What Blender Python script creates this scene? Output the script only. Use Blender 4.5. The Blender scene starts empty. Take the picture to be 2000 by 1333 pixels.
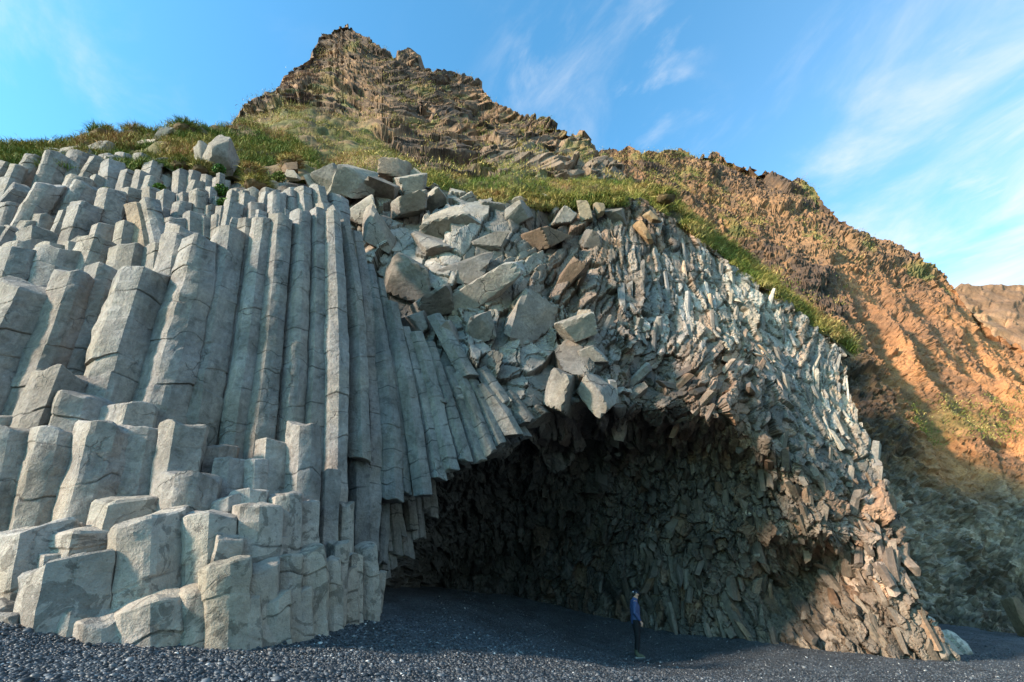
import bpy, bmesh, math, random
import numpy as np
from mathutils import Vector, Matrix

# ------------------------------------------------------------------ camera, sky, sun, exposure
R = math.radians
scn = bpy.context.scene
COL = scn.collection
FPX, PITCH, CAMZ = 950.0, R(27.9), 1.5          # focal length in photo pixels (2000 wide), tilt, eye height
cam_d = bpy.data.cameras.new('camera'); cam = bpy.data.objects.new('camera', cam_d); COL.objects.link(cam)
cam_d.sensor_width = 36.0; cam_d.lens = 36.0 * FPX / 2000.0; cam_d.clip_end = 5000; cam_d.clip_start = 0.1
cam.location = (0, 0, CAMZ); cam.rotation_euler = (math.pi/2 + PITCH, 0, 0)
scn.camera = cam
scn.view_settings.view_transform = 'Standard'; scn.view_settings.look = 'None'
scn.view_settings.gamma = 1.0; scn.view_settings.exposure = 1.6
SUN_AZ, SUN_EL = (-0.885, -0.465), R(22)           # horizontal direction towards the sun, elevation
sd = bpy.data.lights.new('sun', 'SUN'); sd.energy = 3.3; sd.angle = R(5.0); sd.color = (1.0, 0.83, 0.66)
sun = bpy.data.objects.new('sun', sd); COL.objects.link(sun)
sv = Vector((SUN_AZ[0]*math.cos(SUN_EL), SUN_AZ[1]*math.cos(SUN_EL), math.sin(SUN_EL))).normalized()
sun.rotation_euler = sv.to_track_quat('Z', 'Y').to_euler(); sun.location = (-20, -20, 30)

world = bpy.data.worlds.new('World'); scn.world = world; world.use_nodes = True
def build_world():
    nt = world.node_tree; N = nt.nodes; L = nt.links; N.clear()
    out = N.new('ShaderNodeOutputWorld'); bg = N.new('ShaderNodeBackground'); bg.inputs[1].default_value = 0.10
    sky = N.new('ShaderNodeTexSky'); sky.sky_type = 'NISHITA'; sky.sun_disc = False
    sky.sun_elevation = SUN_EL; sky.sun_rotation = math.atan2(SUN_AZ[0], SUN_AZ[1])
    sky.air_density = 1.0; sky.dust_density = 0.6; sky.ozone_density = 1.5
    gr = N.new('ShaderNodeMix'); gr.data_type = 'RGBA'; gr.blend_type = 'MULTIPLY'; gr.inputs[0].default_value = 1
    gr.inputs[7].default_value = (0.68, 1.40, 1.54, 1)
    L.new(sky.outputs[0], gr.inputs[6])
    tc = N.new('ShaderNodeTexCoord'); sep = N.new('ShaderNodeSeparateXYZ'); L.new(tc.outputs['Generated'], sep.inputs[0])
    zc = N.new('ShaderNodeMath'); zc.operation = 'MAXIMUM'; zc.inputs[1].default_value = 0.0; L.new(sep.outputs[2], zc.inputs[0])
    za = N.new('ShaderNodeMath'); za.operation = 'ADD'; za.inputs[1].default_value = 0.18; L.new(zc.outputs[0], za.inputs[0])
    dv = []
    for k in (0, 1):
        m = N.new('ShaderNodeMath'); m.operation = 'DIVIDE'; L.new(sep.outputs[k], m.inputs[0]); L.new(za.outputs[0], m.inputs[1]); dv.append(m)
    cb = N.new('ShaderNodeCombineXYZ'); L.new(dv[0].outputs[0], cb.inputs[0]); L.new(dv[1].outputs[0], cb.inputs[1])
    def noise(scale, detail, rough, rot, stretch, dist=0.0, off=(0, 0, 0)):
        mp = N.new('ShaderNodeMapping'); mp.vector_type = 'TEXTURE'; mp.inputs['Rotation'].default_value = (0, 0, R(rot)); mp.inputs['Scale'].default_value = stretch
        mp.inputs['Location'].default_value = off
        L.new(cb.outputs[0], mp.inputs[0])
        n = N.new('ShaderNodeTexNoise'); n.inputs['Scale'].default_value = scale; n.inputs['Detail'].default_value = detail
        n.inputs['Roughness'].default_value = rough; n.inputs['Distortion'].default_value = dist
        L.new(mp.outputs[0], n.inputs['Vector']); return n
    def ramp(src, a, b):
        r = N.new('ShaderNodeMapRange'); r.interpolation_type = 'SMOOTHSTEP'
        r.inputs[1].default_value = a; r.inputs[2].default_value = b; L.new(src, r.inputs[0]); return r
    def math2(op, a, b):
        m = N.new('ShaderNodeMath'); m.operation = op
        for i, v in enumerate((a, b)):
            if isinstance(v, (int, float)): m.inputs[i].default_value = v
            else: L.new(v, m.inputs[i])
        return m.outputs[0]
    # cirrus sheet growing towards the east (+X) and the horizon; wisps elsewhere
    wis = noise(3.0, 9, 0.60, -60, (2.0, 0.9, 1), 0.5, (0.3, 0.1, 0))
    puf = noise(6.5, 8, 0.6, -50, (1.6, 0.9, 1), 0.25, (3.1, 1.7, 0))
    big = noise(1.6, 3, 0.5, -40, (1.3, 1.0, 1), 0.1, (0.4, 0.2, 0))
    east = ramp(dv[0].outputs[0], 0.05, 1.25)
    m_w = math2('MULTIPLY', ramp(math2('ADD', wis.outputs[0], math2('MULTIPLY', east.outputs[0], 0.20)), 0.53, 0.92).outputs[0], 1.0)
    m_p = math2('MULTIPLY', ramp(puf.outputs[0], 0.48, 0.80).outputs[0], ramp(big.outputs[0], 0.42, 0.60).outputs[0])
    cl = math2('MAXIMUM', m_w, math2('MULTIPLY', m_p, 0.75))
    veil = math2('MULTIPLY', east.outputs[0], 0.22)
    cl = math2('MINIMUM', math2('ADD', math2('MULTIPLY', cl, 0.9), veil), 0.95)
    mix = N.new('ShaderNodeMix'); mix.data_type = 'RGBA'; L.new(cl, mix.inputs[0]); L.new(gr.outputs[2], mix.inputs[6])
    mix.inputs[7].default_value = (3.5, 3.6, 3.7, 1)
    L.new(mix.outputs[2], bg.inputs[0]); L.new(bg.outputs[0], out.inputs[0])
build_world()

# ------------------------------------------------------------------ projection helpers
CP, SP = math.cos(PITCH), math.sin(PITCH)
def W(px, py, Y):
    """photo pixel + distance along world Y -> world point(s)"""
    px = np.asarray(px, float); py = np.asarray(py, float); Y = np.asarray(Y, float)
    u = (px - 1000.0)/FPX; v = (666.5 - py)/FPX
    dy = CP - v*SP; dz = SP + v*CP
    return np.stack([u/dy*Y, Y + 0*u, CAMZ + dz/dy*Y], -1)
def mpp(px, py, Y):
    """metres per photo pixel at that place"""
    v = (666.5 - np.asarray(py, float))/FPX
    return Y/(CP - v*SP)/FPX
class TPS:
    def __init__(s, pts, lam=0.0, smooth=False):
        s.sm = smooth; p = np.array(pts, float); s.x = p[:, :2]/300.0; n = len(p)
        K = s.k(s.x, s.x) + lam*np.eye(n); P = np.hstack([np.ones((n, 1)), s.x])
        A = np.zeros((n+3, n+3)); A[:n, :n] = K; A[:n, n:] = P; A[n:, :n] = P.T
        b = np.zeros(n+3); b[:n] = p[:, 2]; s.w = np.linalg.solve(A, b)
    def k(s, a, b):
        r = np.sqrt(((a[:, None, :]-b[None, :, :])**2).sum(-1)); return r*r*np.log(r+1e-9) if s.sm else r
    def __call__(s, x, y):
        x, y = np.broadcast_arrays(np.asarray(x, float), np.asarray(y, float)); sh = x.shape
        q = np.stack([x.ravel(), y.ravel()], -1)/300.0; out = np.empty(len(q))
        for i in range(0, len(q), 20000):
            c = q[i:i+20000]
            out[i:i+20000] = s.k(c, s.x) @ s.w[:-3] + s.w[-3] + c @ s.w[-2:]
        return out.reshape(sh)

# ------------------------------------------------------------------ noise (vectorised)
def h3(i, j, k, s):
    i = i.astype(np.uint64); j = j.astype(np.uint64); k = k.astype(np.uint64)
    h = i*np.uint64(374761393) + j*np.uint64(668265263) + k*np.uint64(2147483647) + np.uint64(s*1274126177 + 12345)
    h = (h ^ (h >> np.uint64(13)))*np.uint64(1274126177); h = (h ^ (h >> np.uint64(16)))*np.uint64(2246822519)
    h = h ^ (h >> np.uint64(15))
    return (h & np.uint64(0xFFFFFF)).astype(float)/16777216.0
OFF = 100000
def vnoise(p, seed=0):
    f = np.floor(p); t = p - f; t = t*t*(3-2*t); f = (f + OFF).astype(np.int64)
    r = 0
    for a in (0, 1):
        for b in (0, 1):
            for c in (0, 1):
                w = (t[:, 0] if a else 1-t[:, 0])*(t[:, 1] if b else 1-t[:, 1])*(t[:, 2] if c else 1-t[:, 2])
                r = r + w*h3(f[:, 0]+a, f[:, 1]+b, f[:, 2]+c, seed)
    return r*2-1
def fbm(p, octv=4, seed=0, gain=0.5):
    a, r = 1.0, 0
    for o in range(octv):
        r = r + a*vnoise(p*(2.03**o) + o*17.3, seed+o); a *= gain
    return r
def facets(p, seed=0, tilt=1.0):
    """broken-rock displacement: every Worley cell is a tilted plane at its own height; also F2-F1"""
    f = np.floor(p).astype(np.int64); best = np.full(len(p), 9.0); sec = np.full(len(p), 9.0); val = np.zeros(len(p))
    for a in (-1, 0, 1):
        for b in (-1, 0, 1):
            for c in (-1, 0, 1):
                i, j, k = f[:, 0]+a, f[:, 1]+b, f[:, 2]+c; I, J, K = i+OFF, j+OFF, k+OFF
                d = np.stack([p[:, 0]-i-h3(I, J, K, seed+1), p[:, 1]-j-h3(I, J, K, seed+2), p[:, 2]-k-h3(I, J, K, seed+3)], -1)
                dist = np.sqrt((d*d).sum(-1)); m = dist < best
                sec = np.where(m, best, np.minimum(sec, dist)); best = np.where(m, dist, best)
                tv = d[:, 0]*(h3(I, J, K, seed+4)-.5) + d[:, 1]*(h3(I, J, K, seed+5)-.5) + d[:, 2]*(h3(I, J, K, seed+6)-.5)
                val = np.where(m, (h3(I, J, K, seed+7)-.5) + 2*tilt*tv, val)
    return val, sec-best

# ------------------------------------------------------------------ mesh helpers
rng = np.random.default_rng(7); rnd = random.Random(7)
def add_attr(me, cols):
    at = me.attributes.new('col', 'FLOAT_COLOR', 'POINT')
    c = np.ones((len(me.vertices), 4), np.float32); c[:, :3] = cols; at.data.foreach_set('color', c.ravel())
def mesh_np(name, V, F, cols=None, mat=None, smooth=None):
    """V (n,3); F: int array (m,k) or list of arrays; fast mesh"""
    me = bpy.data.meshes.new(name); V = np.asarray(V, np.float32)
    Fs = F if isinstance(F, list) else [F]
    Fs = [np.asarray(f, np.int32) for f in Fs if len(f)]
    me.vertices.add(len(V)); me.vertices.foreach_set('co', V.ravel())
    nl = sum(f.size for f in Fs); npoly = sum(len(f) for f in Fs)
    me.loops.add(nl); me.polygons.add(npoly)
    me.loops.foreach_set('vertex_index', np.concatenate([f.ravel() for f in Fs]))
    sz = np.concatenate([np.full(len(f), f.shape[1], np.int32) for f in Fs])
    st = np.concatenate([[0], np.cumsum(sz)[:-1]]).astype(np.int32)
    me.polygons.foreach_set('loop_start', st); me.update(calc_edges=True)
    if cols is not None: add_attr(me, cols)
    if mat: me.materials.append(mat)
    if smooth is not None:
        me.shade_smooth()
        if smooth < 179: me.set_sharp_from_angle(angle=R(smooth))
    else: me.shade_flat()
    return me
def obj(name, me, parent=None, **props):
    o = bpy.data.objects.new(name, me); COL.objects.link(o)
    if parent: o.parent = parent
    for k, v in props.items(): o[k] = v
    return o
def grid_faces(nr, nc, flip=False):
    i = np.arange(nr-1)[:, None]*nc + np.arange(nc-1)[None, :]; i = i.ravel()
    f = np.stack([i, i+1, i+nc+1, i+nc], -1)
    return f[:, ::-1] if flip else f
def vnormals(V, F):
    n = np.zeros_like(V); a, b, c, d = (V[F[:, k]] for k in range(4)); fn = np.cross(c-a, d-b)
    for k in range(4): np.add.at(n, F[:, k], fn)
    return n/(np.linalg.norm(n, axis=1, keepdims=True)+1e-9)
def unit(v): v = np.asarray(v, float); return v/(np.linalg.norm(v, axis=-1, keepdims=True)+1e-12)

def rock_shape(r, V, cuts=4, rough=.03, sd=0.0):
    """angular block: six jittered faces plus a few random cuts; unit extents"""
    n_ = np.array([(1, 0, 0), (-1, 0, 0), (0, 1, 0), (0, -1, 0), (0, 0, 1), (0, 0, -1)], float) + r.normal(0, .26, (6, 3)); n_ = unit(np.vstack([n_, r.normal(0, 1, (cuts, 3))]))
    hh = np.concatenate([r.uniform(.5, .72, 6), r.uniform(.52, .8, cuts)]); d_ = V@n_.T
    q = V*np.min(np.where(d_ > .02, hh[None]/np.maximum(d_, .02), 9), 1)[:, None]
    q = q*(1 + rough*fbm(q*2.4+sd, 4, 7) + .4*rough*vnoise(q*10+sd, 3))[:, None]; q = q-.5*(q.max(0)+q.min(0))
    return q/np.ptp(q, axis=0)
def ico(sub):
    bm = bmesh.new(); bmesh.ops.create_icosphere(bm, subdivisions=sub, radius=1.0)
    V = np.array([v.co for v in bm.verts]); F = np.array([[v.index for v in f.verts] for f in bm.faces]); bm.free(); return V, F
# ------------------------------------------------------------------ materials
def mat_rock(name, sc=1.0, bump=0.5, cracks=0.0, stain=0.35, rough=0.85, mottle=0.35, crack_scale=0.9, patches=0.0, streak=0.0):
    m = bpy.data.materials.new(name); m.use_nodes = True; nt = m.node_tree; N = nt.nodes; L = nt.links
    bs = N['Principled BSDF']; bs.inputs['Roughness'].default_value = rough; bs.inputs['Specular IOR Level'].default_value = 0.3
    at = N.new('ShaderNodeAttribute'); at.attribute_name = 'col'; ge = N.new('ShaderNodeNewGeometry')
    def noise(s, d=6, r=0.6, dist=0.0):
        n = N.new('ShaderNodeTexNoise'); n.inputs['Scale'].default_value = s; n.inputs['Detail'].default_value = d
        n.inputs['Roughness'].default_value = r; n.inputs['Distortion'].default_value = dist; L.new(ge.outputs['Position'], n.inputs['Vector']); return n
    def rng_(src, a, b, c, d):
        r = N.new('ShaderNodeMapRange'); r.inputs[1].default_value = a; r.inputs[2].default_value = b; r.inputs[3].default_value = c; r.inputs[4].default_value = d
        L.new(src, r.inputs[0]); return r.outputs[0]
    def mul(col, fac):
        x = N.new('ShaderNodeVectorMath'); x.operation = 'SCALE'; L.new(col, x.inputs[0]); L.new(fac, x.inputs['Scale']); return x.outputs[0]
    hn = noise(0.7*sc, 4, 0.6, 0.6); hm = N.new('ShaderNodeMix'); hm.data_type = 'RGBA'; hm.inputs[6].default_value = (1.13, 1.0, .89, 1); hm.inputs[7].default_value = (1.06, 1.0, 1.0, 1)
    L.new(rng_(hn.outputs[0], .38, .62, 0, 1), hm.inputs[0])
    n1 = noise(0.9*sc, 5, 0.62, 0.3); n2 = noise(9*sc, 6, 0.65); n3 = noise(45*sc, 3, 0.6)
    wt = N.new('ShaderNodeVectorMath'); wt.operation = 'MULTIPLY'; L.new(at.outputs['Color'], wt.inputs[0]); L.new(hm.outputs[2], wt.inputs[1])
    c = mul(wt.outputs[0], rng_(n1.outputs[0], 0.3, 0.7, 1-mottle, 1+mottle))
    c = mul(c, rng_(n2.outputs[0], 0.3, 0.7, 1-mottle*0.7, 1+mottle*0.7))
    c = mul(c, rng_(n3.outputs[0], 0.3, 0.7, 0.88, 1.12))
    h = N.new('ShaderNodeMath'); h.operation = 'MULTIPLY_ADD'; L.new(n3.outputs[0], h.inputs[0]); h.inputs[1].default_value = 0.25; L.new(n2.outputs[0], h.inputs[2])
    hh = h.outputs[0]
    if stain:
        s = noise(2.3*sc, 7, 0.7, 0.8); c = mul(c, rng_(s.outputs[0], 0.55, 0.66, 1.0, 1-stain))
    if patches:                                                   # sharp-edged dark weathering patches
        s = noise(1.9*sc, 8, 0.62, 1.6); c = mul(c, rng_(s.outputs[0], 0.55, 0.575, 1.0, 1-patches))
    if streak:
        mp = N.new('ShaderNodeMapping'); mp.inputs['Scale'].default_value = (6, 6, 0.7); L.new(ge.outputs['Position'], mp.inputs[0])
        s = N.new('ShaderNodeTexNoise'); s.inputs['Scale'].default_value = 1.0*sc; s.inputs['Detail'].default_value = 5; L.new(mp.outputs[0], s.inputs['Vector'])
        c = mul(c, rng_(s.outputs[0], 0.5, 0.68, 1.0, 1-streak))
    if cracks:
        wn = noise(1.6*sc, 4, 0.6); vm = N.new('ShaderNodeVectorMath'); vm.operation = 'MULTIPLY_ADD'
        L.new(wn.outputs['Color'], vm.inputs[0]); vm.inputs[1].default_value = (0.55, 0.55, 0.55); L.new(ge.outputs['Position'], vm.inputs[2])
        vo = N.new('ShaderNodeTexVoronoi'); vo.feature = 'DISTANCE_TO_EDGE'; vo.inputs['Scale'].default_value = crack_scale
        L.new(vm.outputs[0], vo.inputs['Vector'])
        gate = noise(1.1*sc, 2, 0.5)
        k = N.new('ShaderNodeMath'); k.operation = 'ADD'; L.new(vo.outputs[0], k.inputs[0]); L.new(rng_(gate.outputs[0], 0.38, 0.6, 0.0, 0.05), k.inputs[1])
        line = rng_(k.outputs[0], 0.004, 0.02, 1-cracks, 1.0); c = mul(c, line)
        a2 = N.new('ShaderNodeMath'); a2.operation = 'MULTIPLY_ADD'; L.new(line, a2.inputs[0]); a2.inputs[1].default_value = 0.9; L.new(hh, a2.inputs[2]); hh = a2.outputs[0]
    L.new(c, bs.inputs['Base Color'])
    bp = N.new('ShaderNodeBump'); bp.inputs['Strength'].default_value = bump; bp.inputs['Distance'].default_value = 0.06/sc
    L.new(hh, bp.inputs['Height']); L.new(bp.outputs[0], bs.inputs['Normal'])
    return m
M_COL = mat_rock('basalt_columns', 1.0, 1.0, cracks=0.35, stain=0.38, mottle=0.34, crack_scale=1.0, streak=.22)
M_LOW = mat_rock('weathered_basalt', 1.0, 0.9, cracks=0.2, stain=0.2, mottle=0.26, crack_scale=0.8, patches=0.42)
M_BRK = mat_rock('broken_basalt', 1.0, 0.7, cracks=0.8, stain=0.3, mottle=0.35, crack_scale=1.1)
M_CAVE = mat_rock('cave_basalt', 1.3, 0.7, cracks=0.0, stain=0.35, mottle=0.4, rough=0.7)
M_HILL = mat_rock('hill_rock', 0.9, 0.9, cracks=0.0, stain=0.35, mottle=0.4)
M_CLAY = mat_rock('palagonite_cliff', 0.3, 0.7, cracks=0.0, stain=0.25, mottle=0.25, streak=0.25)
M_SOIL = mat_rock('turf_soil', 0.8, 0.8, stain=0.3, mottle=0.4)
def mat_plain(name, col, rough=0.8, spec=0.3, noise=None, bump=0.0, attr=False):
    m = bpy.data.materials.new(name); m.use_nodes = True; nt = m.node_tree; N = nt.nodes; L = nt.links
    bs = N['Principled BSDF']; bs.inputs['Roughness'].default_value = rough; bs.inputs['Specular IOR Level'].default_value = spec
    bs.inputs['Base Color'].default_value = (*col, 1)
    if noise:
        n = N.new('ShaderNodeTexNoise'); n.inputs['Scale'].default_value = noise; n.inputs['Detail'].default_value = 5
        ge = N.new('ShaderNodeNewGeometry'); L.new(ge.outputs['Position'], n.inputs['Vector'])
        r = N.new('ShaderNodeMapRange'); r.inputs[3].default_value = 0.65; r.inputs[4].default_value = 1.35; L.new(n.outputs[0], r.inputs[0])
        v = N.new('ShaderNodeVectorMath'); v.operation = 'SCALE'; v.inputs[0].default_value = col; L.new(r.outputs[0], v.inputs['Scale']); L.new(v.outputs[0], bs.inputs['Base Color'])
        if bump:
            b = N.new('ShaderNodeBump'); b.inputs['Strength'].default_value = bump; b.inputs['Distance'].default_value = 0.02
            L.new(n.outputs[0], b.inputs['Height']); L.new(b.outputs[0], bs.inputs['Normal'])
    if attr:
        a = N.new('ShaderNodeAttribute'); a.attribute_name = 'col'; L.new(a.outputs['Color'], bs.inputs['Base Color'])
    return m
M_GRASS = mat_plain('grass_blades', (.1, .12, .03), 0.7, 0.2, attr=True)

# ------------------------------------------------------------------ the beach
GPTS = []
def gp(px, py, Y): w = W(px, py, Y); GPTS.append((w[0], w[1], w[2]))
for a in [(0,1333,4.8),(500,1333,5.4),(1000,1333,7.6),(1300,1333,9.6),(1600,1333,11),(2000,1333,12.2),
          (0,1198,7.6),(60,1226,7.4),(230,1262,7.6),(430,1262,8.0),(600,1246,9.4),(640,1232,10.0),(700,1216,11.0),(738,1196,12.0),
          (735,1160,15.0),(860,1148,23.5),(1000,1165,24.0),(1200,1210,22.2),(1300,1235,21.0),(1400,1247,20.0),(1500,1257,19.0),(1600,1268,18.2),(1700,1280,17.5),(1860,1292,17.0),
          (1245,1289,17.0),(1915,1285,19.0),(1880,1222,28.0),(1995,1240,28.0),(1000,1262,12.5),(1000,1212,17.5),(820,1225,13.0),(1245,1310,13.0),(1600,1300,14.5)]: gp(*a)
GPTS += [(-40,-30,1.2),(0,-30,0.4),(50,-30,-1.5),(90,20,-2.0),(80,45,-1.2),(-60,20,3.0),(-60,60,3.5),(0,70,3.0),(60,70,0.5)]
gt = TPS([(p[0]*10, p[1]*10, p[2]) for p in GPTS], 0.002, True)
def ground(x, y):
    x = np.asarray(x, float); y = np.asarray(y, float)
    return gt(x*10, y*10)
def build_beach():
    def axis(lo, hi, near_lo, near_hi, fine, coarse):
        return np.concatenate([np.arange(lo, near_lo, coarse), np.arange(near_lo, near_hi, fine), np.arange(near_hi, hi+coarse, coarse)])
    xs = axis(-120, 160, -10, 32, 0.15, 5.0); ys = axis(-60, 120, 3, 32, 0.15, 5.0)
    X, Yg = np.meshgrid(xs, ys); Z = ground(X, Yg)
    p = np.stack([X.ravel(), Yg.ravel(), np.zeros(X.size)], -1)
    Z = Z.ravel() + 0.035*fbm(p*0.8, 4, 31) + 0.018*vnoise(p*5, 9)
    # small wind ripples / scuffs toward the cave
    w = np.clip((p[:, 1]-10)/5, 0, 1); Z = Z + w*0.03*vnoise(p*np.array([1.2, 3.5, 1]), 77)
    V = np.stack([p[:, 0], p[:, 1], Z], -1)
    m = bpy.data.materials.new('black_gravel'); m.use_nodes = True; nt = m.node_tree; N = nt.nodes; L = nt.links
    bs = N['Principled BSDF']; bs.inputs['Roughness'].default_value = 0.6; bs.inputs['Specular IOR Level'].default_value = 0.35
    ge = N.new('ShaderNodeNewGeometry')
    vo = N.new('ShaderNodeTexVoronoi'); vo.inputs['Scale'].default_value = 26; L.new(ge.outputs['Position'], vo.inputs['Vector'])
    vb = N.new('ShaderNodeTexVoronoi'); vb.inputs['Scale'].default_value = 11; L.new(ge.outputs['Position'], vb.inputs['Vector'])
    n = N.new('ShaderNodeTexNoise'); n.inputs['Scale'].default_value = 0.9; n.inputs['Detail'].default_value = 6; L.new(ge.outputs['Position'], n.inputs['Vector'])
    cr = N.new('ShaderNodeValToRGB'); L.new(vo.outputs['Color'], cr.inputs[0]); e = cr.color_ramp.elements
    e[0].color = (.018, .021, .025, 1); e[1].color = (.09, .102, .115, 1); e[1].position = 0.9
    x = e.new(0.985); x.color = (.30, .30, .30, 1)
    mr = N.new('ShaderNodeMapRange'); mr.inputs[1].default_value = .3; mr.inputs[2].default_value = .7; mr.inputs[3].default_value = .55; mr.inputs[4].default_value = 1.35; L.new(n.outputs[0], mr.inputs[0])
    sc = N.new('ShaderNodeVectorMath'); sc.operation = 'SCALE'; L.new(cr.outputs[0], sc.inputs[0]); L.new(mr.outputs[0], sc.inputs['Scale']); L.new(sc.outputs[0], bs.inputs['Base Color'])
    ad = N.new('ShaderNodeMath'); ad.operation = 'MULTIPLY_ADD'; L.new(vb.outputs[0], ad.inputs[0]); ad.inputs[1].default_value = 1.2; L.new(vo.outputs[0], ad.inputs[2])
    b = N.new('ShaderNodeBump'); b.inputs['Strength'].default_value = 1.0; b.inputs['Distance'].default_value = 0.045; b.invert = True
    L.new(ad.outputs[0], b.inputs['Height']); L.new(b.outputs[0], bs.inputs['Normal'])
    me = mesh_np('beach', V, grid_faces(len(ys), len(xs)), mat=m, smooth=180)
    return obj('beach', me, kind='structure')
beach = build_beach()

# ------------------------------------------------------------------ patches: terrain surfaces from profile + depth
def blur(g):
    h = g.copy(); h[1:-1] = .25*g[:-2]+.5*g[1:-1]+.25*g[2:]; k = h.copy(); k[:, 1:-1] = .25*h[:, :-2]+.5*h[:, 1:-1]+.25*h[:, 2:]; return k
def patch(xs, top, bot, depth, nrows, disp=None, back=((0, 2.5, .2), (0, 8, -2), (0, 20, -12)), colf=None, jag=None):
    """columns at photo x, rows from skyline to bottom line; rows added behind the skyline so the ridge has a far side"""
    xs = np.asarray(xs, float); t = np.linspace(0, 1, nrows)[:, None]
    ty = top(xs); by = bot(xs)
    if jag is not None: ty = ty + jag(xs)
    X = np.repeat(xs[None, :], nrows, 0); Yp = ty[None, :]*(1-t) + by[None, :]*t
    D = depth(X, Yp); P = W(X, Yp, D)
    B = [P[0] + np.array(b)[None, :] for b in back][::-1]
    P = np.concatenate([np.stack(B), P], 0) if B else P
    nb = len(B); PX = np.concatenate([np.repeat(X[:1], nb, 0), X], 0) if nb else X; PY = np.concatenate([np.repeat(Yp[:1], nb, 0), Yp], 0) if nb else Yp
    nr, nc = P.shape[:2]; V = P.reshape(-1, 3); F = grid_faces(nr, nc, True)
    n = vnormals(V, F)
    # face the camera
    view = unit(np.array([0, 0, CAMZ]) - V); s = np.sign((n*view).sum(-1)); 
    if np.median(s[nb*nc:]) < 0: n = -n; F = F[:, ::-1]
    if disp is not None:
        dd = disp(V, PX.ravel(), PY.ravel()); dc, dfine = dd if isinstance(dd, tuple) else (dd, 0)
        V = V + n*(blur(dc.reshape(nr, nc)).ravel() + dfine)[:, None]
    cols = colf(V, n, PX.ravel(), PY.ravel()) if colf else None
    return V, F, cols, n, PX.ravel(), PY.ravel()
def prof(pts): p = np.array(pts, float); return lambda x: np.interp(x, p[:, 0], p[:, 1])
def lerp(a, b, t): return np.asarray(a)*(1-t[:, None]) + np.asarray(b)*t[:, None]
def ss(a, b, x): t = np.clip((x-a)/(b-a), 0, 1); return t*t*(3-2*t)

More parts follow.
